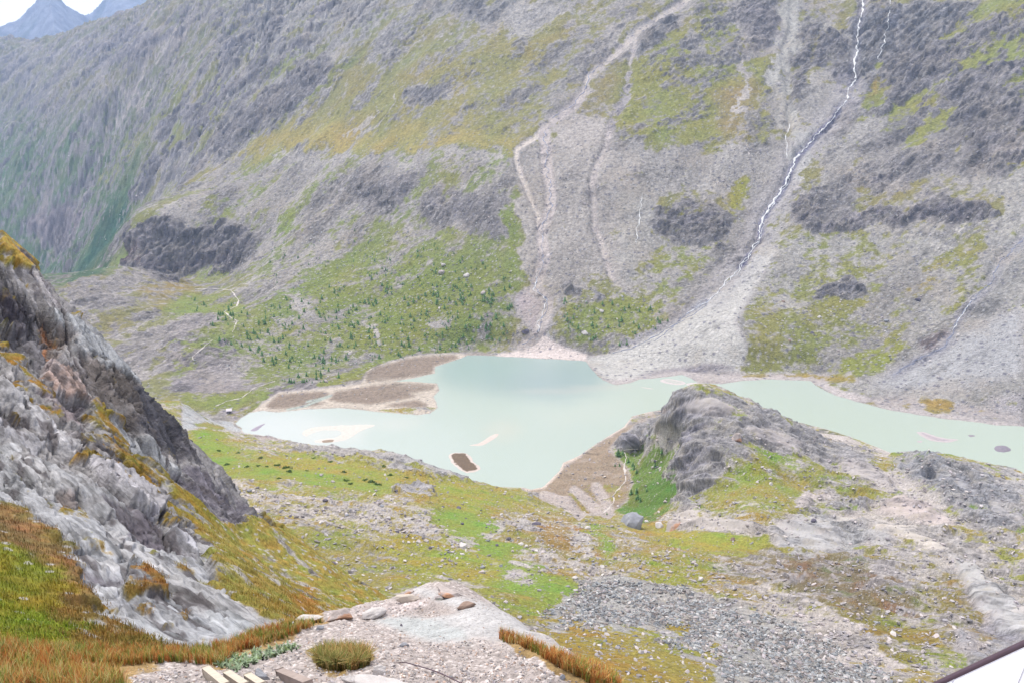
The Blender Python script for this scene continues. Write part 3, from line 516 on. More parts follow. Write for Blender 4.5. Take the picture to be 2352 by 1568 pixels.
px, py = proj(X, Y, Z)
pn = Paint(bare=(192, 182, 184), grass=(178, 166, 84), G=.42, Rk=.35, U=0.0, S=.5, K=0.0)
P = pn; PINK = (202, 190, 192); BLUE = (186, 190, 198); RUST = (184, 140, 84); OCH = (190, 170, 84); VIV = (158, 174, 76)
P([(420, 990), (560, 1005), (700, 1020), (860, 1060), (1020, 1080), (1230, 1135), (1450, 1190), (1300, 1260), (1000, 1200), (700, 1180), (400, 1140)], 24, grass=(182, 172, 84), G=.66, S=.4)
P([(440, 990), (540, 1000), (520, 1060), (800, 1090), (960, 1120), (880, 1150), (650, 1110), (440, 1090)], 18, grass=(164, 174, 76), G=.9, S=.2, Rk=.1)
P([(440, 930), (490, 1000), (530, 1010), (560, 1030), (450, 1020)], 20, G=.85, grass=(160, 176, 70))
P([(520, 1000), (640, 1010), (760, 1050), (700, 1060), (560, 1040)], 14, G=.35, grass=(184, 166, 92), S=.6)
P([(600, 1050), (760, 1050), (960, 1090), (1120, 1130), (1300, 1180), (1320, 1200), (1100, 1170), (860, 1110), (640, 1075)], 12, G=.92, grass=(184, 172, 78), Rk=.1)
P([(920, 1110), (1080, 1150), (1180, 1175), (1150, 1190), (1000, 1160), (900, 1135)], 12, G=.9, grass=(190, 158, 84))
P([(640, 1015), (720, 1022), (860, 1035), (1000, 1055), (1100, 1105), (1060, 1110), (940, 1070), (800, 1060), (690, 1040)], 8, G=.15, bare=(190, 182, 184), Rk=.7, S=.6)
P([(850, 1045), (1000, 1060), (1090, 1100), (1050, 1108), (960, 1082)], 8, G=.04, bare=(184, 184, 196), Rk=.7)
P([(990, 1060), (1060, 1080), (1110, 1108), (1060, 1100)], 6, G=.02, bare=(178, 180, 194), Rk=.8)
P([(1100, 1150), (1250, 1160), (1420, 1195), (1400, 1215), (1200, 1190)], 12, G=.35, bare=PINK, S=1)
P([(1200, 1120), (1262, 1145), (1255, 1152), (1215, 1135)], 4, G=0, bare=(176, 176, 188), Rk=.6)
P([(1010, 1120), (1160, 1160), (1260, 1180), (1240, 1200), (1100, 1170), (1000, 1140)], 12, G=.95, grass=(176, 178, 70))
P([(480, 1110), (640, 1130), (860, 1140), (1000, 1160), (1020, 1230), (900, 1260), (760, 1220), (560, 1180)], 24, G=.28, bare=PINK, S=1.0, grass=(184, 162, 86))
P([(900, 1120), (930, 1115), (990, 1130), (1010, 1140), (960, 1140), (905, 1130)], 5, G=.02, bare=(176, 172, 182), Rk=.8)
P([(440, 1120), (600, 1200), (760, 1230), (900, 1270), (960, 1340), (900, 1380), (760, 1350), (560, 1280)], 26, G=.68, grass=(178, 158, 82), bare=(186, 180, 182), S=.7)
P([(470, 1230), (560, 1300), (700, 1360), (900, 1400), (900, 1440), (650, 1430), (520, 1330)], 24, G=.82, grass=(168, 156, 58), S=.45)
P([(640, 1300), (760, 1320), (880, 1390), (800, 1410), (690, 1380)], 18, G=.95, grass=(158, 164, 50), S=.1)
P([(560, 1240), (700, 1300), (800, 1370), (740, 1380), (620, 1310)], 14, G=.35, S=1, bare=(184, 184, 188))
P([(990, 1160), (1130, 1180), (1160, 1230), (1240, 1300), (1330, 1360), (1260, 1410), (1160, 1380), (1080, 1320), (1020, 1240)], 16, G=1.0, grass=VIV, S=.15, Rk=.05)
P([(920, 1290), (1080, 1310), (1160, 1380), (1060, 1360), (940, 1330)], 16, G=.85, grass=(172, 168, 70), S=.3)
P([(1000, 1240), (1080, 1250), (1140, 1290), (1150, 1340), (1000, 1330), (860, 1290), (900, 1240)], 14, G=.7, grass=(180, 172, 76), S=.6)
P([(1110, 1170), (1300, 1180), (1430, 1220), (1620, 1250), (1800, 1380), (1700, 1400), (1500, 1340), (1350, 1340), (1220, 1280), (1160, 1230)], 24, G=.5, grass=(180, 152, 86), bare=PINK, S=1.0)
P([(1220, 1200), (1340, 1210), (1400, 1270), (1300, 1290), (1220, 1250)], 20, G=.6, grass=(178, 140, 82), S=.9)
for e in (ell(1190, 1205, 60, 14, 20), ell(1060, 1250, 50, 14, 25), ell(940, 1220, 50, 12, 20), ell(1140, 1215, 20, 20), ell(1330, 1260, 16, 40, -20), ell(1230, 1290, 46, 12, 30), ell(1200, 1325, 44, 24, 10), ell(850, 1190, 40, 10, 25)):
    P(e, 12, G=.15, bare=(196, 188, 192), S=1.2)
P([(1370, 1200), (1400, 1240), (1420, 1280), (1390, 1280), (1345, 1220)], 12, G=.9, grass=VIV)
P([(1480, 1190), (1640, 1200), (1800, 1240), (1820, 1290), (1700, 1290), (1560, 1260), (1440, 1215)], 14, G=.97, grass=(190, 174, 80), S=.15, Rk=.1)
P([(1620, 1230), (1700, 1240), (1780, 1270), (1700, 1280), (1620, 1260)], 14, G=1, grass=(176, 178, 74))
P([(1460, 1280), (1560, 1290), (1650, 1300), (1620, 1340), (1560, 1340), (1500, 1320)], 14, G=.9, grass=(166, 166, 66))
P([(1420, 1200), (1560, 1210), (1700, 1220), (1820, 1240), (1800, 1225), (1640, 1190), (1500, 1185)], 8, G=.3, bare=PINK, S=.8, grass=RUST)
SCREE = [(1330, 1345), (1400, 1330), (1480, 1345), (1560, 1345), (1600, 1370), (1720, 1400), (1900, 1470), (2050, 1560), (2050, 1620), (1700, 1620), (1620, 1500), (1500, 1510), (1400, 1460), (1300, 1440), (1240, 1410), (1290, 1385)]
P(SCREE, 9, G=.06, bare=(170, 172, 178), S=.6, Rk=.3, K=1.0, grass=(170, 160, 80))
P([(1500, 1350), (1620, 1380), (1780, 1440), (1640, 1420), (1500, 1380)], 20, a=.5, bare=PINK)
P([(1290, 1440), (1420, 1450), (1500, 1430), (1500, 1480), (1620, 1500), (1700, 1620), (1400, 1620), (1340, 1540)], 12, G=.85, grass=(184, 162, 78), K=0, S=.5)
P([(1480, 1440), (1600, 1440), (1560, 1460), (1460, 1470), (1440, 1455)], 8, G=.9, grass=(186, 164, 74), K=0)
P([(1350, 1470), (1500, 1480), (1420, 1500)], 8, a=.5, G=.1, K=.7)
P([(1180, 1410), (1340, 1450), (1500, 1530), (1560, 1620), (1400, 1620), (1330, 1520)], 14, G=.75, grass=(184, 152, 66), S=.6)
P([(1660, 1480), (1760, 1500), (1700, 1520)], 10, a=.8, G=.8, K=0)
P([(1640, 1290), (1760, 1280), (1900, 1290), (2080, 1300), (2180, 1340), (2200, 1400), (2100, 1440), (1900, 1420), (1760, 1360), (1640, 1320)], 20, G=.38, grass=(150, 130, 100), bare=(190, 180, 186), S=.6)
P([(1780, 1310), (1900, 1290), (2000, 1330), (2080, 1400), (2000, 1440), (1880, 1400)], 26, G=.75, grass=(148, 126, 100), bare=(164, 150, 154), S=.6)
P([(1900, 1400), (2080, 1440), (2200, 1500), (2100, 1540), (1960, 1460)], 22, G=.62, grass=(160, 144, 72), S=.7)
P([(1700, 1340), (1860, 1400), (2000, 1470), (2100, 1560), (1980, 1560), (1800, 1450)], 18, G=.18, bare=PINK, S=1)
P([(1750, 1180), (2000, 1160), (2200, 1100), (2500, 1200), (2500, 1600), (2100, 1500), (1900, 1440), (1760, 1330)], 40, a=.7, Rk=.85)
P([(2080, 1290), (2180, 1250), (2352, 1350), (2650, 1500), (2650, 1640), (2352, 1560), (2200, 1460), (2100, 1380)], 16, G=.22, bare=(192, 184, 188), Rk=.5, S=.5, grass=(168, 150, 80))
P([(2150, 1360), (2230, 1350), (2300, 1420), (2352, 1480), (2300, 1560), (2200, 1500), (2130, 1440)], 18, G=.5, grass=(158, 138, 82), bare=(176, 164, 168), S=.8)
P([(2180, 1290), (2240, 1310), (2300, 1370), (2352, 1410), (2500, 1500), (2500, 1600), (2352, 1510), (2280, 1450), (2230, 1400), (2225, 1360)], 6, G=0, bare=(180, 184, 192), Rk=.35, S=0, U=.6)
P([(2255, 1440), (2352, 1500), (2500, 1590), (2400, 1600), (2290, 1510)], 6, G=.02, bare=(142, 142, 164), Rk=.4, S=0)
P([(2200, 1470), (2260, 1520), (2300, 1560), (2220, 1560)], 8, G=.02, bare=(158, 160, 176), Rk=.3, S=0)
P([(1810, 1250), (1830, 1200), (1900, 1195), (1990, 1230), (2010, 1250), (1950, 1270), (1960, 1290), (1840, 1280), (1780, 1260)], 6, G=.05, bare=(180, 182, 192), Rk=.7, S=.1)
P([(1790, 1245), (1830, 1195), (1870, 1215), (1880, 1240), (1820, 1262)], 6, G=.5, grass=(168, 160, 84), Rk=.6)
P([(1990, 1180), (2080, 1170), (2180, 1220), (2240, 1290), (2160, 1290), (2060, 1240), (1980, 1200)], 12, G=.12, bare=(196, 188, 188), Rk=.7, S=.3)
P([(2000, 1160), (2110, 1165), (2200, 1210), (2180, 1225), (2080, 1200), (1990, 1185)], 10, G=.02, bare=(204, 192, 196), Rk=.15, S=.2)
P([(1820, 1150), (1850, 1130), (1930, 1120), (1990, 1150), (1980, 1190), (1880, 1170), (1820, 1180)], 10, G=.14, bare=(204, 192, 196), Rk=.1, S=.5)
# knoll
P([(1395, 1020), (1410, 985), (1460, 965), (1520, 955), (1530, 920), (1560, 900), (1640, 900), (1780, 945), (1880, 1000), (2000, 1040), (2000, 1180), (1700, 1200), (1560, 1180), (1560, 1120)], 10, G=.34, bare=(176, 172, 178), Rk=1.1, S=.2, grass=(160, 162, 84))
P([(1640, 1060), (1760, 1020), (1900, 1060), (2080, 1080), (2160, 1140), (2000, 1160), (1800, 1180), (1640, 1160)], 20, G=.5, grass=(170, 164, 80), bare=(188, 182, 188), Rk=.5, S=.6)
P([(1580, 1150), (1700, 1130), (1860, 1140), (1900, 1160), (1800, 1200), (1640, 1210)], 18, G=.5, grass=(176, 158, 78), bare=(192, 186, 190), S=.9, Rk=.2)
P([(1640, 1120), (1760, 1100), (1900, 1120), (1800, 1160), (1660, 1150)], 16, G=.75, grass=(172, 166, 80), Rk=.1)
P([(1700, 1085), (1760, 1040), (1790, 1050), (1760, 1090), (1720, 1120)], 8, G=.85, grass=(158, 170, 70))
P([(1410, 1035), (1480, 1030), (1500, 1000), (1560, 985), (1600, 985), (1580, 1020), (1555, 1060), (1545, 1100), (1565, 1140), (1545, 1175), (1500, 1200), (1440, 1185), (1420, 1160), (1450, 1100), (1440, 1070), (1405, 1060)], 7, G=.88, grass=(128, 150, 66), bare=(186, 182, 180), Rk=.15, S=.7)
P([(1440, 1120), (1540, 1090), (1560, 1150), (1500, 1200), (1440, 1180)], 14, G=.96, grass=(112, 140, 58), S=.3)
P([(1550, 1110), (1560, 1060), (1600, 1030), (1640, 1010), (1655, 1030), (1640, 1070), (1610, 1110), (1570, 1130)], 5, G=.03, bare=(136, 132, 150), Rk=1.5, S=0)
P([(1575, 1030), (1600, 985), (1625, 980), (1620, 1010), (1590, 1035)], 5, G=.03, bare=(126, 122, 144), Rk=1.4, S=0)
P([(1395, 1020), (1410, 1000), (1470, 995), (1500, 1010), (1470, 1025), (1420, 1032)], 5, G=.05, bare=(138, 134, 152), Rk=1.4, S=0)
P([(1525, 945), (1540, 915), (1570, 905), (1590, 930), (1620, 940), (1640, 965), (1580, 975), (1540, 965)], 8, G=.08, bare=(148, 146, 162), Rk=1.4, S=0)
P([(1850, 1020), (1900, 1000), (2000, 1050), (1960, 1090), (1880, 1060)], 12, G=.3, grass=(176, 146, 84), Rk=.9)
P([(2040, 1060), (2100, 1040), (2200, 1060), (2280, 1100), (2352, 1150), (2352, 1240), (2260, 1220), (2160, 1150)], 14, G=.28, bare=(166, 168, 180), Rk=1.1, grass=(158, 164, 84), S=.4)
P([(2100, 1060), (2160, 1060), (2240, 1130), (2280, 1180), (2200, 1170), (2140, 1110)], 10, G=.15, bare=(146, 152, 168), Rk=1.3)
P([(2280, 1060), (2352, 1090), (2500, 1150), (2500, 1250), (2352, 1180)], 14, G=.12, bare=(190, 188, 196), Rk=.5)
P([(2000, 1080), (2080, 1080), (2160, 1160), (2200, 1200), (2120, 1180), (2040, 1130)], 14, G=.1, bare=(200, 190, 196), S=.6, Rk=.2)
P([(1775, 949), (1835, 962), (1902, 984), (1952, 1002), (2002, 1022), (2060, 1042), (2040, 1052), (1960, 1030), (1860, 995), (1800, 965)], 4, G=.03, bare=(204, 192, 196), Rk=.05, S=.1)
# delta flat and fans
pns = Paint(bare=(198, 190, 192), grass=(170, 162, 84), G=0.0, Rk=.1, U=0.0, S=.3, K=0.0, A=0.0); P = lambda poly, feather=24, a=1.0, line=None, **k: pns(poly, feather, a, line, A=1.0, **k)
P([(1190, 1120), (1248, 1117), (1284, 1082), (1331, 1045), (1400, 1000), (1420, 985), (1530, 935), (1540, 945), (1460, 975), (1400, 1030), (1440, 1070), (1455, 1110), (1440, 1150), (1400, 1190), (1330, 1180), (1250, 1140)], 5, G=.05, bare=(132, 116, 100), Rk=0, S=0)
P([(1331, 1045), (1294, 1062), (1284, 1082), (1264, 1102), (1248, 1117), (1210, 1122)], 4, line=11, G=0, bare=(222, 206, 198))
P([(1394, 1003), (1434, 979), (1451, 956), (1487, 946), (1528, 938)], 3, line=7, G=0, bare=(214, 200, 196))
P([(1310, 1120), (1440, 1100), (1450, 1130), (1400, 1160), (1330, 1150)], 14, G=.5, grass=(172, 162, 92))
for l in ([(1320, 1130), (1345, 1150), (1380, 1180)], [(1250, 1140), (1300, 1155), (1330, 1185)], [(1370, 1120), (1390, 1150), (1400, 1180)]):
    P(l, 8, line=26, G=.1, bare=(196, 186, 186), S=1)
P([(1310, 1135), (1350, 1180)], 5, line=8, G=.9, grass=(174, 150, 84))
# light slab and green toe at the left end
P([(418, 905), (450, 915), (520, 955), (572, 996), (540, 992), (500, 985), (470, 982), (418, 990)], 3, G=.03, bare=(190, 194, 202), Rk=.12, S=0)
P([(470, 968), (500, 975), (530, 985), (500, 987), (440, 975)], 4, G=.8, grass=(176, 166, 92))
P([(418, 930), (450, 942), (490, 972)], 3, line=4, a=.8, G=.6, grass=(168, 150, 104))
P([(575, 998), (620, 996), (650, 1004), (636, 1014), (600, 1012)], 4, G=.4, bare=(184, 170, 170), Rk=.8, S=.6)
pns.f['D'] = np.zeros_like(pns.f['G']); pn.f['D'] = np.zeros_like(pn.f['G'])
for poly, c_, d__ in (([(1755, 1222), (1822, 1196), (1900, 1213), (1942, 1248), (1936, 1276), (1900, 1290), (1850, 1276), (1780, 1266)], (186, 188, 194), 2.0), ([(1988, 1232), (2040, 1233), (2062, 1265), (2040, 1282), (1990, 1250)], (180, 184, 192), 1.5), ([(1900, 1188), (2000, 1198), (2100, 1223), (2192, 1280), (2180, 1292), (2080, 1252), (1980, 1222), (1900, 1205)], (204, 200, 196), 2.0),
                     ([(2165, 1286), (2240, 1310), (2300, 1378), (2420, 1460), (2500, 1560), (2352, 1500), (2300, 1472), (2235, 1412), (2213, 1350)], (192, 194, 200), 2.4), ([(2255, 1440), (2352, 1493), (2420, 1540), (2345, 1508), (2262, 1467)], (130, 130, 146), -.6), ([(2195, 1465), (2240, 1490), (2290, 1545), (2240, 1550), (2200, 1510)], (164, 166, 178), 1.0), ([(1822, 1165), (1845, 1130), (1900, 1126), (1930, 1145), (1880, 1155), (1840, 1178)], (206, 196, 198), 1.5),
                     ([(2010, 1170), (2060, 1150), (2130, 1165), (2200, 1210), (2150, 1215), (2060, 1195)], (204, 192, 194), 2.5), ([(1520, 1195), (1590, 1180), (1680, 1200), (1800, 1228), (1700, 1232), (1560, 1216)], (196, 192, 192), 2.0), ([(1905, 1060), (1980, 1070), (2060, 1110), (2040, 1130), (1960, 1100)], (190, 186, 190), 2.5), ([(1700, 990), (1760, 985), (1850, 1030), (1830, 1050), (1740, 1020)], (186, 182, 186), 3.0), ([(1560, 925), (1640, 915), (1700, 945), (1640, 965), (1580, 950)], (178, 176, 182), 3.0),
                     ([(2140, 1090), (2200, 1100), (2260, 1150), (2230, 1160), (2160, 1120)], (166, 168, 178), 2.5), ([(2260, 1150), (2340, 1190), (2352, 1230), (2290, 1200)], (188, 188, 194), 2.5)):
    P(poly, 9, a=.8, G=.03, bare=c_, D=d__, Rk=.55, S=.1)
kd = np.clip(420 / d_, .5, 2.2); w0 = fbm(X / 24, Y / 24, 5, 225, .6); w0b = fbm(X / 24 + 9, Y / 24, 5, 226, .6); pn.f['G'] = np.where(pn.f['G'] > .2, .22 + .74 * pn.f['G'], .6 * pn.f['G'] + .18 * (pn.f['K'] < .3)); f = layered(pn, pns, px, py, 60 * w0 * kd, 44 * w0b * kd); f['K'] = f['K'] * sst(-.35, .05, fbm(X / 14, Y / 14, 4, 228)); f['bare'] = f['bare'] + (np.float32([190, 180, 180]) - f['bare']) * (.5 * sst(.1, .4, w0))[..., None]
n0 = grad(X, Y, Z)
ca, sa = math.cos(R(-35)), math.sin(R(-35)); A_ = X * ca - Y * -sa * -1; A_ = X * .82 - Y * .57; B_ = X * .57 + Y * .82     # strike of the smoothed slabs
sc = np.clip(d_ / 420, .3, 1.6); Q = .85
nb = fbm(A_ / 26, B_ / 11, 4, 231); n2 = fbm(X / 4, Y / 4, 4, 241)
patch = fbm(A_ / 30, B_ / 12, 4, 251)
rock = sst(-.1, .2, patch + .6 * (f['Rk'] - .5))
rb = ridged(A_ / 16, B_ / 5.5, 4, 261, .6); w1, w2, wi = worley(A_ / 9 + nb, B_ / 5 + n2 * .4, 271)
w1b, w2b, wib = worley(X / 22 + nb * 1.5, Y / 18 + Z / 30, 272)
big = sst(.8, 1.3, f['Rk']) * 8.5 * (ridged(A_ / 52, B_ / 28, 3, 265) - .25) + sst(.2, .6, f['Rk']) * 1.2 * ridged(A_ / 30, B_ / 10, 2, 267)
disp = 1.5 * f['D'] + 2.4 * sst(90, 250, d_) * (1 - sst(620, 760, d_)) * (ridged(A_ / 70, B_ / 26, 3, 269) - .2) + big * sst(0, 40, np.abs(s_n)) + 5.5 * sst(150, 350, d_) * (1 - .6 * sst(560, 700, d_)) * (ridged(A_ / 58, B_ / 22, 3, 268) - .2) * sst(.1, .5, f['Rk']) + rock * f['Rk'] * (1.6 * rb + 1.7 * (wi - .5) * sst(0, .25, w2) + 3.4 * (wib - .5) * sst(0, .3, w2b)) * np.clip(sc * 1.1, .35, 1) + (1 - rock) * .7 * fbm(X / 12, Y / 12, 4, 281) * sc + .3 * n2 * sc
disp += .22 * sc * f['S'] * fbm(X / 1.3, Y / 1.3, 3, 291) + .10 * sc * (1 - .8 * sst(.4, 1.4, f['D'])) * fbm(X / .7, Y / .7, 3, 295)
flat = sst(1.5, 14, s_n) * (s_n > 0); disp = disp * (.06 + .94 * flat)
X = X + n0[..., 0] * disp; Y = Y + n0[..., 1] * disp; Z = Z + n0[..., 2] * disp
Z = np.where(s_n > 0, np.maximum(Z, .12), Z)
N.finish(X, Y, Z)
steep = 1 - grad(X, Y, Z)[..., 2]
gn = .65 * fbm(A_ / 26, B_ / 15, 6, 301, .66) + .5 * fbm(X / 4.5 / Q, Y / 4.5 / Q, 4, 311, .6)
gm = sst(.36, .62, f['G'] + (1.2 - .5 * f['G']) * gn * sst(-.05, .12, f['G']) - .3 * rock * np.clip(f['Rk'], 0, 1) - .6 * sst(.35, .65, steep))
v = fbm(X / 1.6 / Q, Y / 1.6 / Q, 4, 321, .7) * (1 - .7 * sst(.4, 1.4, f['D'])); hv = fbm(X / 26, Y / 26, 4, 331); hv2 = fbm(X / 7, Y / 7, 4, 335)
lum = f['bare'].mean(-1, keepdims=True); f['bare'] = f['bare'] + np.clip(182 - lum, 0, 90) * .5
hp = pns.get(px, py)['A'][..., None]; brk = sst(.12, -.2, fbm(A_ / 22, B_ / 10, 5, 327, .65)) * sst(.85, 1.2, f['Rk']); f['bare'] = mixc(f['bare'], np.float32([180, 174, 172]), brk * .8); lum = f['bare'].mean(-1, keepdims=True); f['bare'] = (.5 * f['bare'] + .5 * lum * np.float32([1.03, 1.0, .95])) * (1 - hp) + f['bare'] * np.float32([1.0, .985, .965]) * hp
bare = f['bare'] * (1 + .30 * v[..., None] + .10 * nb[..., None]); bare = mixc(bare, bare * np.array([.93, .94, .97], np.float32), rock * np.clip(f['Rk'], 0, 1)); str_ = ridged(A_ / 14, B_ / 3.2 + Z / 5, 4, 325, .62); bare = bare * (1 - .28 * (rock * sst(.3, .8, str_))[..., None] + .14 * (rock * sst(.1, -.4, str_))[..., None])
bare = bare * (1 + .14 * ((wi - .5) * rock)[..., None])
bare = mixc(bare, np.float32([176, 166, 150]), sst(.1, .4, hv2) * .35)
gr = (f['grass'] * .84 + np.float32([10, 16, 14])) * (1 + .22 * fbm(X / 1.8 / Q, Y / 1.8 / Q, 4, 341, .7)[..., None])
gr = gr + np.array([8, -8, -4], np.float32) * sst(.0, .45, hv + .5 * hv2)[..., None] + np.array([-16, 2, -6], np.float32) * sst(.05, .5, -hv + .4 * hv2)[..., None]
c = mixc(bare, gr, gm)
for k, (cell, dens) in enumerate(((1.5, .24), (.8, .28))):
    cl = cell; a1, _, ai = worley(X / cl, Y / cl, 351 + k)
    st = sst(.38, .25, a1) * (ai < dens * f['S']); c = mixc(c, np.float32([206, 200, 202]) * (.78 + .7 * ai[..., None]), st * .8)
c = mixc(c, np.float32([222, 210, 204]), sst(1.8, .5, s_n) * (s_n > 0) * .8)
smo = np.clip(.85 * sst(.4, 1.4, f['D']) + .35 * rock * sst(.3, .7, f['Rk']), 0, .8) * (1 - gm)
c = c * (1 + .10 * (smo * fbm(A_ / 16, B_ / 1.6, 4, 361, .6))[..., None])
ALBN = np.concatenate([lin(np.clip(c, 5, 250)) * ALB, (1 - smo)[..., None]], -1)
mat_n = mat_attr("hillside_ground", 1.1, 1.0, .34, dist=1.1, bscale=.9, cell=1.1, cvar=.19)
tag(N.build("hillside", mat_n, ALBN), kind="structure")
#PART4
# ================================================================== lake
mw = bpy.data.materials.new("glacier_water"); mw.use_nodes = True; Nn, Ll = mw.node_tree.nodes, mw.node_tree.links; b = Nn["Principled BSDF"]
b.inputs["Roughness"].default_value = .16; b.inputs["IOR"].default_value = 1.33; b.inputs["Specular IOR Level"].default_value = .5
at = Nn.new("ShaderNodeAttribute"); at.attribute_name = "Col"; Ll.new(at.outputs["Color"], b.inputs["Base Color"])
g = Nn.new("ShaderNodeNewGeometry"); mp = Nn.new("ShaderNodeMapping"); mp.inputs["Scale"].default_value = (.5, .9, 1); mp.inputs["Rotation"].default_value = (0, 0, R(15))
nz = Nn.new("ShaderNodeTexNoise"); nz.inputs["Scale"].default_value = 1.0; nz.inputs["Detail"].default_value = 5; bp = Nn.new("ShaderNodeBump"); bp.inputs["Strength"].default_value = .4; bp.inputs["Distance"].default_value = .5
Ll.new(g.outputs["Position"], mp.inputs["Vector"]); Ll.new(mp.outputs["Vector"], nz.inputs["Vector"]); Ll.new(nz.outputs["Fac"], bp.inputs["Height"]); Ll.new(bp.outputs["Normal"], b.inputs["Normal"])
W_ = Sheet(np.radians(np.linspace(-30, 44, 420)), np.linspace(600, 1140, 330))
X, Y = W_.X, W_.Y; Z = X * 0; px, py = proj(X, Y, Z); wob = fbm(X / 40, Y / 18, 4, 401) * 14
pw = Paint(bare=(192, 208, 200)); P = pw
P([(540, 930), (760, 930), (900, 960), (960, 1100), (500, 1100)], 90, bare=(212, 221, 222))
P([(560, 950), (720, 950), (740, 1010), (640, 1020), (560, 1000)], 40, bare=(222, 228, 230))
P([(760, 930), (1000, 960), (1100, 1000), (1060, 1120), (860, 1060)], 60, bare=(200, 214, 210))
P([(1000, 842), (1060, 800), (1400, 810), (1400, 878), (1280, 905), (1180, 898), (1120, 900), (1010, 880)], 34, bare=(158, 182, 182))  # darker far water: silt tone plus the slope's reflection painted into the colour
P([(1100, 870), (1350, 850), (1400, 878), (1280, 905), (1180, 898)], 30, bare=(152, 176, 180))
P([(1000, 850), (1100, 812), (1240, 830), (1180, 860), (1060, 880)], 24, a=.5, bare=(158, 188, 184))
P([(1100, 985), (1150, 965), (1200, 975), (1180, 1010), (1140, 1010)], 22, a=.55, bare=(214, 212, 200))
P([(1200, 960), (1500, 900), (1700, 890), (1500, 935), (1300, 975)], 30, a=.4, bare=(212, 216, 204))
P([(1400, 880), (2352, 950), (2700, 1000), (2700, 1200), (2100, 1080), (1500, 960)], 50, bare=(190, 206, 192))
P([(1050, 1050), (1300, 1040), (1280, 1120), (1100, 1120)], 30, a=.6, bare=(194, 210, 204))
P([(700, 975), (860, 970), (830, 1010), (700, 1020)], 16, a=.7, bare=(226, 228, 226))
P([(830, 972), (900, 960), (1000, 965), (900, 985)], 14, a=.5, bare=(226, 224, 220))
P([(1010, 880), (1030, 930), (1010, 960), (960, 965)], 14, a=.5, bare=(196, 210, 208))
P([(1150, 900), (1400, 880), (1480, 886), (1420, 894), (1300, 905)], 6, a=.4, bare=(206, 202, 196))
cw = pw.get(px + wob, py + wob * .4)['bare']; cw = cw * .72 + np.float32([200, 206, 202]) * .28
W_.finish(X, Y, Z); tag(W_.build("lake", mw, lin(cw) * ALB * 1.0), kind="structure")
# sandbars: low domes of silt that come up through the water
sand = mat_attr("silt_sand", .6, .3, .12, dist=.1)
def bar(name, poly, rim, core=None, h=.5, wet=2.5, core_in=3.0, rough=0):
    q = np.array([plane(*p) for p in poly])
    for _ in range(2): n_ = np.roll(q, -1, 0); q = np.stack([.75 * q + .25 * n_, .25 * q + .75 * n_], 1).reshape(-1, 2)

    x0, y0 = q.min(0) - 2; x1, y1 = q.max(0) + 2; st = max(.45, max(x1 - x0, y1 - y0) / 170)
    X, Y = np.meshgrid(np.arange(x0, x1, st), np.arange(y0, y1, st)); wx = 2.0 * fbm(X / 9, Y / 9, 3, 411)
    s = -sd_poly(q, X + wx * .5, Y + wx)
    Z = np.where(s > 0, h * (1 - np.exp(-s / 3.0)), s * .25) + rough * np.maximum(s, 0) ** .5 * fbm(X / 3, Y / 3, 4, 412) + .03 * fbm(X / 2, Y / 2, 3, 413)
    c = np.tile(np.float32(rim), X.shape + (1,)) * (1 + .05 * fbm(X / 3, Y / 3, 3, 414)[..., None])
    if core is not None: c = mixc(c, np.float32(core) * (1 + .12 * fbm(X / 2, Y / 4, 4, 415)[..., None]), sst(core_in, core_in + 1.2, s + 1.5 * fbm(X / 6, Y / 6, 3, 416)))
    nr, na = X.shape; idx = np.arange(nr * na).reshape(nr, na); F = np.stack([idx[:-1, :-1], idx[:-1, 1:], idx[1:, 1:], idx[1:, :-1]], -1).reshape(-1, 4)
    k = (s > -1.5).ravel(); F = F[k[F].all(1)]; u = np.unique(F); m = np.zeros(nr * na, int); m[u] = np.arange(len(u))
    return tag(mesh_np(name, np.stack([X, Y, Z], -1).reshape(-1, 3)[u], m[F], sand, (lin(np.clip(c, 0, 255)) * ALB).reshape(-1, 3)[u]), kind="structure")
bar("sandbank", [(692, 990), (720, 980), (760, 977), (850, 974), (866, 976), (828, 988), (806, 1004), (784, 1013), (740, 1016), (716, 1014), (735, 1007), (770, 1005), (786, 996), (782, 988), (740, 986), (712, 996), (700, 1004)], (226, 218, 212), None, .3)
bar("sandbank", [(735, 1009), (776, 1007), (766, 1015), (738, 1016)], (166, 146, 130), None, .5)
bar("sandbank", [(1071, 1022), (1101, 1018), (1127, 999), (1147, 993), (1144, 1001), (1121, 1016), (1104, 1024)], (222, 208, 202), None, .35)
bar("sandbank", [(1024, 1046), (1046, 1037), (1070, 1040), (1080, 1044), (1086, 1060), (1109, 1074), (1090, 1084), (1062, 1086)], (222, 208, 202), (124, 106, 90), .6, core_in=1.8)
bar("sandbank", [(1512, 873), (1530, 869), (1560, 872), (1580, 880), (1560, 884), (1530, 880)], (214, 204, 204), (196, 196, 192), .3)
bar("sandbank", [(1572, 881), (1592, 877), (1618, 879), (1612, 885), (1585, 886)], (214, 204, 204), (198, 196, 192), .3)
bar("sandbank", [(1466, 888), (1490, 889), (1508, 893), (1490, 892)], (206, 196, 194), None, .2)
bar("sandbank", [(2102, 991), (2114, 990), (2135, 995), (2158, 1004), (2180, 1007), (2205, 1007), (2195, 1012), (2170, 1016), (2142, 1013), (2118, 1002)], (202, 192, 194), (186, 176, 182), .4, rough=.1)
bar("sandbank", [(2106, 1011), (2120, 1010), (2118, 1016), (2106, 1015)], (196, 186, 190), None, .3)
bar("rock_islet", [(2282, 1030), (2290, 1022), (2310, 1022), (2326, 1034), (2310, 1038), (2290, 1036)], (150, 142, 154), (146, 140, 152), 1.2, rough=.3)
bar("rock_islet", [(2221, 999), (2234, 997), (2242, 1001), (2230, 1003)], (158, 150, 160), None, .7, rough=.2)
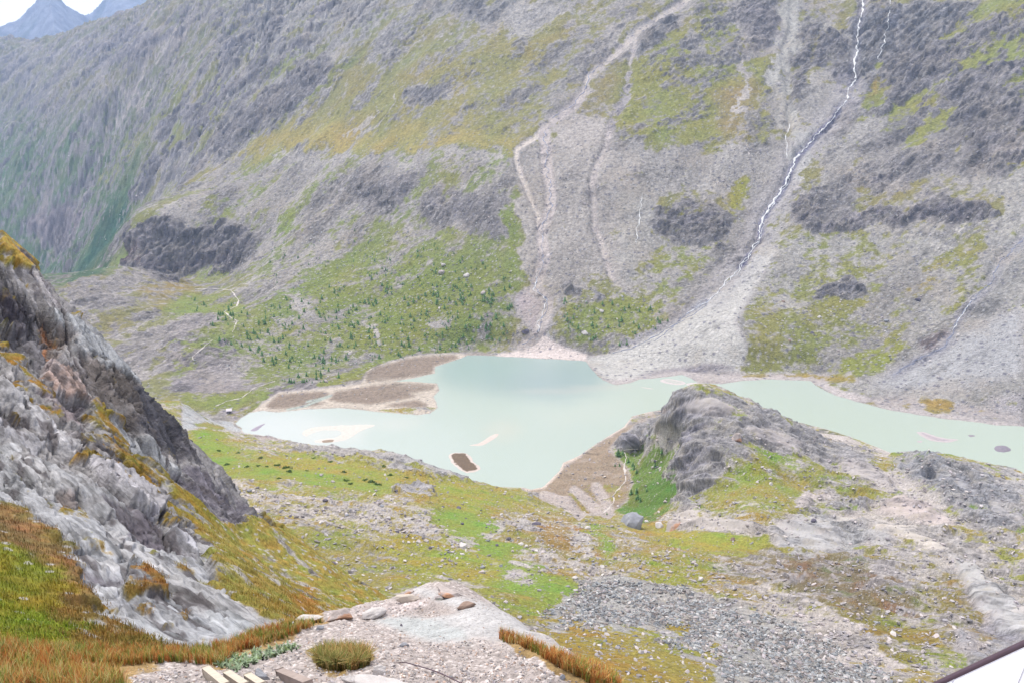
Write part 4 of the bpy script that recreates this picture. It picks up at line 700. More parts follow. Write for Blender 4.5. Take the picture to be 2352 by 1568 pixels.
bar("rock_islet", [(570, 990), (590, 978), (612, 970), (600, 980), (588, 990)], (176, 166, 182), (160, 152, 174), 1.0, rough=.3)
# ================================================================== rock shoulder on the left
LP = [(0, 568, 100), (90, 632, 98), (155, 700, 96), (190, 734, 95), (285, 820, 92), (340, 868, 90), (378, 912, 88), (408, 950, 86), (430, 990, 84), (434, 1030, 82), (430, 1060, 79), (500, 1118, 78), (560, 1170, 76), (575, 1190, 74), (470, 1150, 72), (430, 1100, 71), (360, 1060, 71), (300, 1010, 70),
      (470, 1212, 56), (420, 1165, 60), (320, 1075, 61), (380, 1155, 52), (300, 1090, 55), (240, 1020, 58), (200, 950, 64), (100, 880, 66), (0, 830, 66), (0, 700, 80), (100, 760, 80), (200, 850, 76), (300, 930, 74), (400, 1010, 75), (0, 1000, 50), (0, 1100, 42), (0, 1200, 34), (0, 1400, 24), (200, 1300, 31), (200, 1200, 38), (200, 1100, 46),
      (400, 1300, 36), (378, 1250, 42), (455, 1225, 46), (493, 1265, 42), (533, 1338, 38), (633, 1388, 34), (683, 1418, 31), (600, 1440, 27), (400, 1450, 25), (200, 1440, 22), (0, 1500, 18), (683, 1500, 22), (-250, 450, 100), (-250, 700, 70), (-250, 1000, 42), (-250, 1400, 21), (700, 1560, 20)]
LP += [(500, 1222, 66), (560, 1238, 71), (620, 1232, 84), (640, 1340, 56), (700, 1330, 66), (760, 1400, 55), (850, 1430, 52), (720, 1400, 48), (800, 1350, 72), (900, 1402, 64), (980, 1445, 52), (600, 1290, 62), (760, 1470, 36), (900, 1520, 34)]
LP = [pt(*p) for p in LP] + [(-49, 108, 262), (-42, 98, 256), (-34, 97, 246), (-27, 97, 243), (-17, 96, 241), (-5, 86, 240), (8, 77, 238), (17, 62, 240), (3, 70, 248), (-30, 120, 225), (-5, 105, 215), (14, 85, 215), (22, 50, 240), (14, 30, 256), (-80, 140, 250), (-62, 118, 268)]
rs = [14.5]
while rs[-1] < 132: rs.append(rs[-1] * 1.0026)
Ls = Sheet(np.radians(np.linspace(-38, 7, 1080)), np.array(rs)); X, Y = Ls.X, Ls.Y; Z = TPS(LP, sc=30.)(X, Y)
px, py = proj(X, Y, Z)
pl_ = Paint(bare=(172, 170, 176), grass=(150, 128, 58), G=.08, Rk=.9, S=0.0, D=0.0); P = pl_
HEA = (156, 132, 84); MOSS = (146, 132, 44)
P([(-250, 1000), (0, 1000), (100, 1100), (200, 1150), (340, 1180), (480, 1260), (683, 1418), (600, 1500), (-250, 1600)], 20, bare=(190, 192, 202), G=.2)
P([(-250, 1150), (60, 1170), (140, 1230), (180, 1330), (260, 1400), (480, 1470), (600, 1560), (-250, 1700)], 24, G=.78, grass=HEA, Rk=.45, S=.4)
P([(-250, 1180), (0, 1190), (90, 1230), (180, 1290), (170, 1340), (90, 1290), (-100, 1260)], 18, G=.9, grass=(144, 116, 76))
P([(-250, 1260), (0, 1270), (100, 1310), (180, 1380), (200, 1440), (100, 1460), (-250, 1470)], 20, G=.9, grass=(146, 142, 46), Rk=.3)
P([(-250, 1370), (60, 1400), (140, 1430), (120, 1480), (-250, 1480)], 16, G=.97, grass=(144, 156, 50))
P([(160, 1280), (300, 1290), (320, 1330), (300, 1370), (190, 1360)], 14, G=.1, Rk=1.0, bare=(186, 190, 204))
P([(300, 1300), (400, 1330), (420, 1370), (330, 1370)], 14, G=.75, grass=(158, 118, 62))
P([(380, 1380), (560, 1400), (620, 1440), (560, 1480), (460, 1450)], 14, G=.1, bare=(186, 190, 202))
P([(550, 1395), (600, 1380), (630, 1400), (600, 1430)], 12, G=.8, grass=(160, 124, 60))
P([(120, 1430), (300, 1400), (450, 1430), (400, 1480), (200, 1480)], 16, G=.7, grass=(150, 120, 60))
for l in ([(0, 800), (60, 850), (100, 900), (140, 940)], [(210, 920), (270, 1010), (340, 1060), (370, 1110)], [(190, 1010), (260, 1060), (300, 1110)], [(230, 950), (290, 960)], [(0, 890), (60, 920)]):
    P(l, 16, line=26, G=.7, grass=(150, 124, 52), Rk=.4)
P([(380, 1110), (430, 1140), (470, 1160), (500, 1230), (540, 1300), (600, 1350), (683, 1400), (640, 1390), (520, 1290), (440, 1200), (380, 1150)], 12, G=.85, grass=(156, 138, 54), Rk=.35)
P([(455, 1195), (600, 1185), (680, 1230), (1060, 1450), (760, 1500), (690, 1435), (540, 1345), (500, 1275), (470, 1230)], 10, G=.8, grass=(164, 152, 76), bare=(184, 178, 176), Rk=.25, S=.9)
P([(560, 1260), (640, 1300), (760, 1390), (700, 1390), (600, 1310)], 16, G=.35, S=1, Rk=.3)
P([(640, 1340), (780, 1400), (700, 1430)], 14, G=1, grass=(176, 132, 62))
P([(0, 540), (60, 580), (90, 610), (70, 620), (0, 570)], 8, G=.95, grass=(186, 156, 76), Rk=.2)
P([(175, 710), (205, 712), (195, 735), (180, 728)], 5, G=1, grass=(172, 156, 60), Rk=.2)
for l in ([(0, 720), (30, 740)], [(70, 715), (110, 722)], [(90, 735), (70, 742)]): P(l, 8, line=12, G=.95, grass=(96, 88, 26))
DK = (104, 98, 108)
P([(0, 620), (60, 650), (120, 720), (150, 800), (120, 850), (60, 800), (0, 760)], 18, bare=(128, 126, 136), Rk=1.4, G=.12)
P([(0, 640), (70, 690), (60, 730), (0, 710)], 12, bare=(86, 82, 96), Rk=1.5, G=.2)
P([(90, 800), (200, 830), (330, 880), (400, 900), (430, 950), (447, 1000), (446, 1042), (400, 1020), (340, 960), (260, 900), (160, 840)], 16, bare=DK, Rk=1.1, G=.04)
P([(200, 790), (280, 800), (370, 880), (330, 960), (240, 900), (200, 850)], 12, bare=(116, 110, 112), Rk=1.3)
P([(100, 700), (140, 720), (160, 790), (120, 800)], 10, bare=(126, 116, 114), Rk=1.4)
P([(330, 880), (400, 880), (440, 960), (446, 1042), (380, 1020), (330, 950)], 12, bare=(92, 92, 104), Rk=.8)
P([(150, 700), (200, 720), (300, 800), (390, 900), (370, 890), (280, 830), (180, 770), (130, 720)], 7, bare=(186, 190, 200), Rk=.5, G=.0)
P([(80, 600), (150, 680), (180, 705), (140, 700), (90, 640), (0, 580)], 8, bare=(190, 186, 196), Rk=.7)
P([(440, 1060), (520, 1105), (588, 1170), (590, 1184), (540, 1180), (450, 1130), (400, 1080)], 7, bare=(132, 128, 142), Rk=.9, G=.02)
P([(100, 880), (180, 930), (215, 990), (200, 1010), (130, 950)], 10, bare=(160, 148, 156), Rk=1.2)
for l in ([(110, 730), (125, 790)], [(125, 800), (140, 870)], [(150, 850), (185, 900)]): P(l, 10, line=18, a=.75, bare=(188, 124, 84), G=.05)
P([(160, 860), (200, 900), (260, 960)], 12, line=14, a=.4, bare=(150, 112, 100))
P([(0, 980), (120, 1060), (260, 1130), (380, 1160), (378, 1200), (240, 1150), (100, 1090), (0, 1040)], 12, bare=(198, 200, 210), Rk=.8, G=.04)
P([(360, 1165), (382, 1160), (386, 1250), (370, 1260), (300, 1200), (320, 1180)], 8, bare=(158, 154, 172), Rk=1.3)
pls = Paint(bare=(190, 190, 198), grass=(150, 128, 58), G=0.0, Rk=.8, S=0.0, D=0.0, A=0.0); P = lambda poly, feather=24, a=1.0, line=None, **k: pls(poly, feather, a, line, A=1.0, **k)
PS = (206, 206, 214); DKF = (112, 106, 118)  # DKF: shade beneath the slab edges, painted into the rock colour
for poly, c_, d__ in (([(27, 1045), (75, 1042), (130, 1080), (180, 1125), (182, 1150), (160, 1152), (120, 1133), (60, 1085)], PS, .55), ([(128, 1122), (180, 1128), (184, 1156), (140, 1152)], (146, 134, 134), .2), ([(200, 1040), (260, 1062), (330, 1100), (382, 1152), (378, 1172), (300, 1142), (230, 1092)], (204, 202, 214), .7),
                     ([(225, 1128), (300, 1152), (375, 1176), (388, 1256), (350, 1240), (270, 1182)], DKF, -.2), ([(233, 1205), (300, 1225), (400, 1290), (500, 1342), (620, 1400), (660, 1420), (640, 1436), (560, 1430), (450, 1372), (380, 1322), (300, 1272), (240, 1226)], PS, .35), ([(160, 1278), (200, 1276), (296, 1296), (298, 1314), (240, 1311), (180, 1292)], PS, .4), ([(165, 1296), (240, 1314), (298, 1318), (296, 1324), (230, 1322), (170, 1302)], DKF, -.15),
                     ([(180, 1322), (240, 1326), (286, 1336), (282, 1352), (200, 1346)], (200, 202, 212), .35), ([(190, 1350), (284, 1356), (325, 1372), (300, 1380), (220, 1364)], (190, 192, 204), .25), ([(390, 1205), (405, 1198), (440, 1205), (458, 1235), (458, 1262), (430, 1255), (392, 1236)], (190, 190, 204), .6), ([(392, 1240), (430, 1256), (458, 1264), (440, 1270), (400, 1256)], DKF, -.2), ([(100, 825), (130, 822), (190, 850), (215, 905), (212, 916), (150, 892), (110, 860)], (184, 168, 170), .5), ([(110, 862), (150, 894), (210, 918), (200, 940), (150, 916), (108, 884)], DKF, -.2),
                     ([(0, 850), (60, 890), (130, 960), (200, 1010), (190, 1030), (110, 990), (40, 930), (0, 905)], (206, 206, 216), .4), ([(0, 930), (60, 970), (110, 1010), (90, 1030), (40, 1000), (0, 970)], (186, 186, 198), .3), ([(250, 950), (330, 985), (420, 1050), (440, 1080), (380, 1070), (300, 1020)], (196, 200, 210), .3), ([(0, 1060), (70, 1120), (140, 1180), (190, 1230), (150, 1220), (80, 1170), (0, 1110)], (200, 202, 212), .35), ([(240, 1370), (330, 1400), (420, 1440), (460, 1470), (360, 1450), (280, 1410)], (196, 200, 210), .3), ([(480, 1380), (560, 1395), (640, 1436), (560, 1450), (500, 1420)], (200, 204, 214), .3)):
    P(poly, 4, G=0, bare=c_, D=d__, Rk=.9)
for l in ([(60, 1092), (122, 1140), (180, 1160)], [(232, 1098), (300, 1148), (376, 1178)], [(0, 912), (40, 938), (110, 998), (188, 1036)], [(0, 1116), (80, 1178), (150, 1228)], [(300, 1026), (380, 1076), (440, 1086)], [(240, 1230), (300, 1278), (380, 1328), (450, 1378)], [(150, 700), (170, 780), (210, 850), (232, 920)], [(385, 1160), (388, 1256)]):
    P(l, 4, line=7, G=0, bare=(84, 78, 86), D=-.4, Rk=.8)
kd = np.clip(60 / np.hypot(X, Y), .6, 2.0); w0 = fbm(X / 3.5, Y / 3.5, 5, 505, .62); w0b = fbm(X / 3.5 + 9, Y / 3.5, 5, 506, .62); pl_.f['D'] = pl_.f['D']; f = pl_.get(px + 85 * w0 * kd, py + 64 * w0b * kd); f['G'] = np.where(f['G'] > .15, .22 + .62 * f['G'], f['G'] + .1); q_ = pls.get(px + 9 * w0 * kd, py + 9 * w0b * kd); f = {k: f[k] + (q_[k] - f[k]) * (.82 * q_['A'][..., None] if f[k].ndim == 3 else .82 * q_['A']) for k in f}
S_ = X * .67 - Y * .742; T_ = X * .742 + Y * .67; dd = np.hypot(X, Y)
n0 = grad(X, Y, Z); nA = fbm(S_ / 15, T_ / 5.5, 4, 501, .5); nB = fbm(S_ / 5, T_ / .8, 4, 511, .6); nC = fbm(X / 6, Y / 6, 4, 515)
def saw(t, k=.78):
    t = t - np.floor(t); return np.where(t < k, t / k, (1 - t) / (1 - k))
w1, w2, wi = worley(S_ / 5.5 + nA * .5, T_ / 1.7 + nA * 1.2, 521); v1, v2, vi = worley(S_ / 2.0 + nB * .3, T_ / .55 + nB, 522)
w1b, w2b, wib = worley(S_ / 9 + nC, T_ / 7 + nC, 523)
rock = sst(.62, .35, f['G'] + .5 * nA)
am = np.clip(dd / 45, .45, 1.5)
hid = .45 + .55 * sst(-.3, .3, fbm(S_ / 20, T_ / 12, 3, 525))
disp = rock * f['Rk'] * am * (hid * .7 * saw(-T_ / 5.2 + .55 * nA + .10 * S_ / 5.2, .88) + .26 * saw(-T_ / 1.7 + .8 * nA + .12 * nB, .86) + .30 * (wi - .5) * sst(0, .2, w2) + .16 * ridged(S_ / 11 + .2 * nA, T_ / 1.25, 3, 527) + .12 * (vi - .5) * sst(0, .2, v2) + .30 * (wib - .5) * sst(0, .12, w2b) - .20 * sst(.05, 0, w2b))
qq = .75 * fbm(S_ / 13, T_ / 3.6, 4, 571, .5) + .25 * fbm(S_ / 4, T_ / 1.0, 3, 573) + .10 * T_ / 6
def terr(t, k, e=.82):
    t = t * k; fl = np.floor(t); return (fl + sst(e, 1, t - fl)) / k
disp += rock * f['Rk'] * am * (1.9 * (terr(-qq, 7) + qq * .8) + .5 * (terr(-qq * 1.3 + .1 * nC, 19) + 1.2 * qq))
disp += f['D'] * am - am * (.75 * f['Rk'] * rock) + am * (.07 * nB * rock + .06 * fbm(X / .6, Y / .6, 4, 531, .6) * (.3 + (1 - rock)) + .30 * fbm(X / 2.5, Y / 2.5, 3, 535) * (1 - rock) + .5 * fbm(S_ / 14, T_ / 8, 2, 537))
X = X + n0[..., 0] * disp; Y = Y + n0[..., 1] * disp; Z = Z + n0[..., 2] * disp; Ls.finish(X, Y, Z)
gm = sst(.40, .58, f['G'] + .75 * fbm(S_ / 4.2, T_ / 1.6, 6, 541, .66) + .2 * nA - .25 * (saw(-T_ / 5.2 + .55 * nA + .10 * S_ / 5.2, .88) - .4))
bare = f['bare'] * np.float32([.96, .955, .94]) * (1 + .16 * nB[..., None] + .10 * fbm(X / .5, Y / .5, 4, 551, .7)[..., None] + .14 * nC[..., None])
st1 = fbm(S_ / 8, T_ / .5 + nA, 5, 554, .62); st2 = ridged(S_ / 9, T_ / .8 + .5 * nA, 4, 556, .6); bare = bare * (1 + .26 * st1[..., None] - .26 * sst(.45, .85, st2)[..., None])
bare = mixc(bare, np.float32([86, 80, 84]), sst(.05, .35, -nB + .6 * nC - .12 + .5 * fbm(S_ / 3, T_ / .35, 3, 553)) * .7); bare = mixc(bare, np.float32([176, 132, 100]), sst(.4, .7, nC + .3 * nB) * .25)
bare = mixc(bare, np.float32([208, 208, 216]), sst(.2, .5, fbm(X / .9, Y / .9, 4, 555, .65)) * .4)
gr = f['grass'] * (1 + .25 * fbm(X / .45, Y / .45, 4, 561, .7)[..., None]) + np.array([34, -6, 0], np.float32) * fbm(X / 1.6, Y / 1.6, 3, 565)[..., None]
c = mixc(bare, gr, gm); a1, _, ai = worley(X / .45, Y / .45, 571); c = mixc(c, np.float32([200, 196, 200]), sst(.36, .26, a1) * (ai < .25 * f['S']) * .9)
mat_l = mat_attr("bedded_rock", 4.5, 1.0, .34, dist=.22, bscale=5.0, aniso=(-48, 6.0), cell=.30, cvar=.12); keep = np.ones(X.shape, bool)
tag(Ls.build("rock_cliff", mat_l, lin(np.clip(c, 4, 250)) * ALB), kind="structure"); GL = gm; GC_ = gr
# ================================================================== foreground gravel ledge
FP = [(-250, 1568, 6.6), (0, 1568, 6.4), (300, 1568, 6.3), (600, 1568, 6.2), (900, 1568, 6.2), (1176, 1568, 6.1), (1400, 1568, 6.4), (300, 1900, 4.2), (900, 1900, 4.1), (1400, 1900, 4.1), (-250, 1480, 8.4), (0, 1478, 8.4), (200, 1492, 8.6), (330, 1504, 8.8), (450, 1504, 9.1), (520, 1485, 9.6), (600, 1452, 10.5), (700, 1425, 11.5),
      (800, 1404, 12.2), (870, 1385, 12.9), (930, 1364, 13.5), (985, 1360, 13.7), (1040, 1357, 13.6), (1100, 1376, 12.8), (1150, 1402, 11.9), (1200, 1432, 10.9), (1280, 1482, 9.6), (1340, 1527, 8.6), (1400, 1560, 7.8), (800, 1480, 8.9), (950, 1420, 11), (1000, 1450, 9.8), (1000, 1520, 7.5), (1150, 1480, 8.9), (1250, 1530, 7.6), (600, 1520, 7.7), (300, 1530, 7.5), (0, 1520, 7.3)]
back = [(-250, 1530, 10.4), (0, 1526, 10.4), (200, 1540, 10.6), (400, 1550, 11), (560, 1520, 12), (700, 1460, 13.2), (800, 1440, 14), (930, 1402, 15.4), (1040, 1400, 15.6), (1120, 1440, 14.4), (1200, 1488, 12.6), (1280, 1545, 11.2), (1350, 1600, 10), (1430, 1690, 8.6), (0, 1620, 13), (500, 1640, 14.5), (800, 1600, 17), (1000, 1560, 19), (1300, 1760, 14), (1520, 1760, 8), (1700, 2000, 6), (2100, 2400, 5.0), (1800, 2100, 5)]
FPp = [pt(*p) for p in FP + back]
rs = [3.0]
while rs[-1] < 19.5: rs.append(rs[-1] * 1.0022)
Fs = Sheet(np.radians(np.linspace(-38, 26, 900)), np.array(rs)); X, Y = Fs.X, Fs.Y; Z = TPS(FPp, sc=5.)(X, Y); px, py = proj(X, Y, Z)
pf = Paint(bare=(174, 164, 162), grass=(158, 132, 92), G=.0, S=1.0, Sm=0.0); P = pf
P([(-250, 1400), (0, 1430), (200, 1470), (330, 1488), (480, 1485), (600, 1430), (720, 1400), (760, 1430), (640, 1475), (560, 1500), (520, 1535), (420, 1525), (300, 1540), (290, 1590), (-250, 1600)], 14, G=1.0, S=.2)
P([(780, 1300), (1100, 1380), (1160, 1400), (1400, 1570), (1380, 1590), (1270, 1530), (1230, 1500), (1160, 1475), (1100, 1470), (1000, 1475), (930, 1450), (860, 1425), (900, 1410), (1000, 1420), (1060, 1400)], 8, bare=(184, 182, 184), Sm=1.0, S=.1)
P([(860, 1420), (960, 1415), (1060, 1440), (1080, 1475), (980, 1465), (900, 1440)], 10, a=.6, bare=(172, 178, 180), Sm=1)
P([(1140, 1455), (1215, 1478), (1300, 1520), (1425, 1575), (1400, 1600), (1260, 1540), (1200, 1505)], 7, G=.9, grass=(150, 126, 88), Sm=0)
P(ell(785, 1515, 72, 30), 10, G=.95, grass=(130, 110, 66)); P([(760, 1420), (870, 1390), (940, 1370), (1000, 1390), (900, 1410)], 8, bare=(190, 178, 178))
P([(400, 1545), (700, 1560), (700, 1600), (400, 1600)], 16, a=.5, bare=(168, 160, 160))
w0 = fbm(X / .7, Y / .7, 5, 605, .6); f = pf.get(px + 30 * w0, py + 14 * w0); n0 = grad(X, Y, Z); edge = sst(13.5, 14.5, np.hypot(X, Y))
m1, m2, mi = worley(X / .05, Y / .05, 601); s1, s2, si = worley(X / .13, Y / .13, 602)
disp = (1 - f['Sm']) * (.12 * fbm(X / 1.1, Y / 1.1, 4, 611) + .016 * f['S'] * (1 - np.clip(m1 * 1.5, 0, 1)) * mi + .018 * f['S'] * sst(.4, .1, s1) * (si < .12)) + f['Sm'] * (.03 * fbm((X + Y) / 1.2, (X - Y) / .25, 4, 621) + .05 * fbm(X / .9, Y / .9, 3, 625)) + .02 * fbm(X / .1, Y / .1, 3, 631) * (1 - f['Sm'])
Z = Z + disp; Fs.finish(X, Y, Z)
peb = (1 + .34 * (mi - .5) * f['S'] * sst(.55, .3, m1))[..., None]; bare = f['bare'] * (1 + .10 * fbm(X / .35, Y / .35, 4, 641)[..., None]) * mixc(peb, peb * 0 + 1, f['Sm'])
bare = mixc(bare, np.float32([160, 150, 148]), sst(.05, .5, fbm(X / 1.3, Y / 1.3, 4, 645)) * .6 * (1 - f['Sm'])); bare = bare * (1 + .07 * f['Sm'] * fbm((X + Y) / 1.5, (X - Y) / .12, 4, 651))[..., None]
bare = mixc(bare, np.float32([222, 214, 214]), sst(.4, .28, m1) * (mi > .72) * .7 * (1 - f['Sm']))
gr = f['grass'] * (1 + .25 * fbm(X / .15, Y / .15, 4, 661)[..., None]); c = mixc(bare, gr, sst(.35, .6, f['G'] + .35 * fbm(X / .5, Y / .5, 4, 671)))
mat_f = mat_attr("gravel_ground", 40, .6, .28, dist=.012, bscale=60, cell=.03, cvar=.3)
tag(Fs.build("gravel_ledge", mat_f, lin(np.clip(c, 4, 250)) * ALB), kind="structure")
# ================================================================== distant peaks
az = np.radians(np.linspace(-40, -12, 420)); rr = np.linspace(6600, 10400, 240); B = Sheet(az, rr); X, Y = B.X, B.Y
def crest(profile, r, k):
    pxs = np.array([p[0] for p in profile]); azs = []; zs = []
    for p in profile:
        d = ray(*p); azs.append(math.atan2(d[0], d[1])); zs.append(EYE + d[2] / math.hypot(d[0], d[1]) * r)
    A = np.arctan2(X, Y); h = np.interp(A, azs, zs); rc = r + 260 * perlin(A * 14, A * 0 + .5, k); q = np.abs(B.Rr - rc)
    return h - .62 * q - 30 * (1 - np.exp(-q / 60)) * 1.0
j1 = 60 * fbm(X / 500, Y / 500, 5, 701, .55) + 30 * ridged(X / 260, Y / 260, 4, 711)
Z = np.maximum(crest([(-300, 200), (-100, 110), (0, 58), (43, 33), (60, 14), (80, -6), (110, -42), (140, -12), (152, 2), (195, 30), (240, 62), (330, 120)], 7900, 721), crest([(100, 110), (170, 50), (197, 28), (208, 24), (217, 15), (233, 0), (270, -34), (330, -50), (400, -16), (520, 30), (700, 60)], 9100, 731))
Z = np.maximum(Z, crest([(-300, 120), (-60, 60), (0, 76), (25, 86), (62, 112), (120, 150)], 7000, 741)) + j1 * .8 - 22; Z = np.maximum(Z, -450)
B.finish(X, Y, Z); stp = 1 - grad(X, Y, Z)[..., 2]; c = mixc(np.tile(np.float32([150, 154, 170]), X.shape + (1,)), np.float32([120, 130, 136]), sst(.1, .4, fbm(X / 220, Y / 220, 5, 751)) * .7)  # peak rock lightened toward blue-grey, part of the haze painted in
c = c * (1 + .18 * fbm(X / 90, Y / 90, 4, 761))[..., None]
tag(B.build("distant_mountains", mat_attr("far_rock", .01, .8, .3, dist=30, bscale=.012), lin(np.clip(c, 4, 250)) * ALB), kind="structure")
#PART6
# ================================================================== running water, paths
def ribbon(name, sheet, pts, wpx, mat, lift, step=3.0, wob=1.0, seed=0, taper=None, kind="structure"):
    rnd = random.Random(seed); q = []
    for a, b in zip(pts[:-1], pts[1:]):
        n = max(1, int(math.hypot(b[0] - a[0], b[1] - a[1]) / step))
        for i in range(n): q.append((a[0] + (b[0] - a[0]) * i / n, a[1] + (b[1] - a[1]) * i / n))
    V = []; F = []; ph = rnd.random() * 50; prev = None
    for k, (x, y) in enumerate(q):
        x += wob * perlin(np.array([k * .23 + ph]), np.array([.5]), 7)[0] * 2; h = sheet.hit(x, y)
        if h is None: continue
        if prev is not None and (h - prev).length > 90: prev = h; continue
        dist = (h - Vector((0, 0, EYE))).length; w = wpx * max(.35, .65 + 1.3 * perlin(np.array([k * .31 + ph]), np.array([3.5]), 8)[0]) * dist / FOC
        if taper: w *= taper(k / len(q))
        if prev is None: prev = h; continue
        t = (h - prev); t.z *= .8; prev = h
        if t.length < 1e-3: continue
        nrm = sheet.normal(h); s = t.normalized().cross(nrm).normalized() * (w / 2); h = h + nrm * lift
        V += [tuple(h - s - nrm * lift * 1.3), tuple(h - s * .6), tuple(h + s * .6), tuple(h + s - nrm * lift * 1.3)]
    n = len(V) // 4
    for i in range(n - 1):
        a = 4 * i
        for j in range(3): F.append((a + j, a + j + 1, a + 4 + j + 1, a + 4 + j))
    return tag(mesh_np(name, V, F, mat), kind=kind)
foam = mat_plain("white_water", (246, 248, 252), .6, .12, .6, .35, .6); foam.node_tree.nodes["Principled BSDF"].inputs["Base Color"]
brook = mat_plain("brook_water", (150, 156, 182), .5, .35, .6, .25, .6); trail = mat_plain("trail_dirt", (222, 214, 210), .8, .1, .3, .9, .2)
ribbon("waterfall", M, FALL[:12], 3.4, foam, .9, 2.2, 1.6, 1); ribbon("waterfall", M, FALL[11:18], 2.6, foam, .9, 2.2, 1.6, 2)
ribbon("waterfall", M, FALL[17:27], 4.2, foam, .9, 2.2, 1.8, 3); ribbon("stream", M, FALL[26:37], 1.8, foam, .6, 2.2, 2.0, 4); ribbon("stream", M, [(a + 3, b + 2) for a, b in FALL[19:33]], 1.8, foam, .6, 2.2, 2.5, 5)
ribbon("stream", M, FALL[33:] + [(1400, 812)], 2.2, brook, .4, 2.5, 2.5, 6); ribbon("stream", M, [(1622, 700), (1600, 718), (1560, 740), (1500, 785)], 1.5, brook, .4, 2.5, 2, 7)
ribbon("stream", M, CH_A3, 1.8, brook, .4, 2.5, 3, 8); ribbon("stream", M, CH_A[4:9], 1.8, brook, .4, 2.5, 2, 9); ribbon("stream", M, [(a - 4, b) for a, b in CH_A3[8:14]], 1.6, foam, .4, 2.5, 3, 18)
ribbon("stream", M, CH_D[5:], 1.4, foam, .5, 2.5, 1, 10); ribbon("stream", M, CH_E, 2.0, brook, .5, 2.5, 3, 11); ribbon("stream", M, CH_E[4:7], 1.6, foam, .5, 2.5, 2, 12)
ribbon("stream", M, [(2045, -10), (2040, 60), (2030, 100), (2015, 140)], 1.6, foam, .5, 2.5, 2, 13); ribbon("stream", M, [(1475, 440), (1472, 480), (1464, 520), (1460, 560)], 1.8, foam, .4, 2.5, 2, 14)
ribbon("stream", M, [(2122, 560), (2160, 500), (2200, 450)], .1, foam, .4, 2.5, 2, 15)
ribbon("footpath", M, [(444, 664), (490, 663), (530, 666), (540, 679), (549, 689), (544, 703), (515, 716), (527, 726), (545, 738), (537, 753), (534, 766)], 3.2, trail, .35, 2.5, .8, 20)
ribbon("footpath", M, [(490, 779), (467, 796), (442, 819), (444, 829)], 2.6, trail, .35, 2.5, .8, 21); ribbon("footpath", M, [(634, 874), (606, 883), (580, 893), (557, 913), (520, 921), (494, 933)], 2.8, trail, .3, 2.5, .8, 22)
ribbon("footpath", N, [(1383, 1179), (1397, 1169), (1409, 1154), (1409, 1137), (1420, 1125), (1439, 1103), (1435, 1081), (1433, 1066), (1439, 1052), (1437, 1042), (1429, 1036), (1439, 1031), (1463, 1029), (1478, 1018), (1476, 1005)], 5.0, trail, .3, 2.5, .6, 23, taper=lambda t: 1.25 - .7 * t)
# ================================================================== rocks
def ico(sub):
    import bmesh
    b = bmesh.new(); bmesh.ops.create_icosphere(b, subdivisions=sub, radius=1); b.verts.ensure_lookup_table()
    V = np.array([v.co[:] for v in b.verts]); F = np.array([[v.index for v in f.verts] for f in b.faces]); b.free(); return V, F
def rockshape(sub, seed, flat=.65, ang=5):
    r = np.random.RandomState(seed); V, F = ico(sub); V = V.copy()
    for _ in range(ang + 4):                                           # knock flat faces off the block
        n = r.randn(3); n /= np.linalg.norm(n); d = r.uniform(.45, .8); k = V @ n; V -= np.maximum(k - d, 0)[:, None] * n
    nz_ = fbm(V[:, 0] * 1.7 + seed, V[:, 1] * 1.7 + V[:, 2] * 1.3, 3, 800 + seed % 7); V *= (1 + .16 * nz_)[:, None]
    V *= np.array([1, r.uniform(.6, .9), flat * r.uniform(.75, 1.15)]); return V, F
rk_pink = mat_plain("boulder_pink", (206, 194, 194), 1.6, .28, .5, .9, .1, (176, 178, 172)); rk_grey = mat_plain("boulder_grey", (170, 172, 182), 1.6, .3, .5, .9, .1); rk_dark = mat_plain("boulder_dark", (118, 112, 128), 1.6, .3, .5, .9, .1)
rk_white = mat_plain("boulder_white", (226, 220, 220), 1.6, .2, .5, .9, .1); rk_cream = mat_plain("boulder_cream", (222, 210, 200), 1.6, .2, .4, .9, .08); rk_rust = mat_plain("boulder_lichen", (204, 192, 190), 2.0, .25, .4, .9, .08, (212, 164, 134)); rk_brown = mat_plain("stone_brown", (168, 144, 132), 2.0, .25, .4, .9, .05)
_rm = {}
def rockmesh(mat, seed, sub=2, flat=.65, smooth=False):
    k = (mat.name, seed, sub, flat)
    if k not in _rm:
        V, F = rockshape(sub, seed, flat); o = mesh_np("boulder", V, F, mat, smooth=smooth); _rm[k] = o.data; bpy.data.objects.remove(o)
    return _rm[k]
NB = [0]
def boulder(sheet, px, py, wpx, mat, label, group=None, seed=0, flat=.62, sub=2, rz=None, sy=1.0, name="boulder", sink=.35, hpx=None, smooth=False):
    h = sheet.hit(px, py)
    if h is None: return None
    t = (h - Vector((0, 0, EYE))).length; s = wpx / FOC * t / 2
    o = bpy.data.objects.new(name, rockmesh(mat, seed % 9 + (20 if sub > 2 else 0), sub, flat, smooth)); COL.objects.link(o); nrm = sheet.normal(h); o.location = h + Vector((0, 0, s * flat * (1 - 2 * sink) * .6))
    r = random.Random(seed + 5); o.rotation_euler = (nrm.y * -.5 + r.uniform(-.15, .15), nrm.x * .5 + r.uniform(-.15, .15), r.uniform(0, 6.3) if rz is None else rz)
    sz = s * (r.uniform(.85, 1.15) if hpx is None else hpx / FOC * t / 2 / (s * flat) * s * 1.1 / s); o.scale = (s * 1.08, s * 1.08 * sy, sz if hpx is None else hpx / FOC * t / 2 / flat * 1.15)
    tag(o, label, "boulder" if wpx > 5 else "stone", group); NB[0] += 1; return o
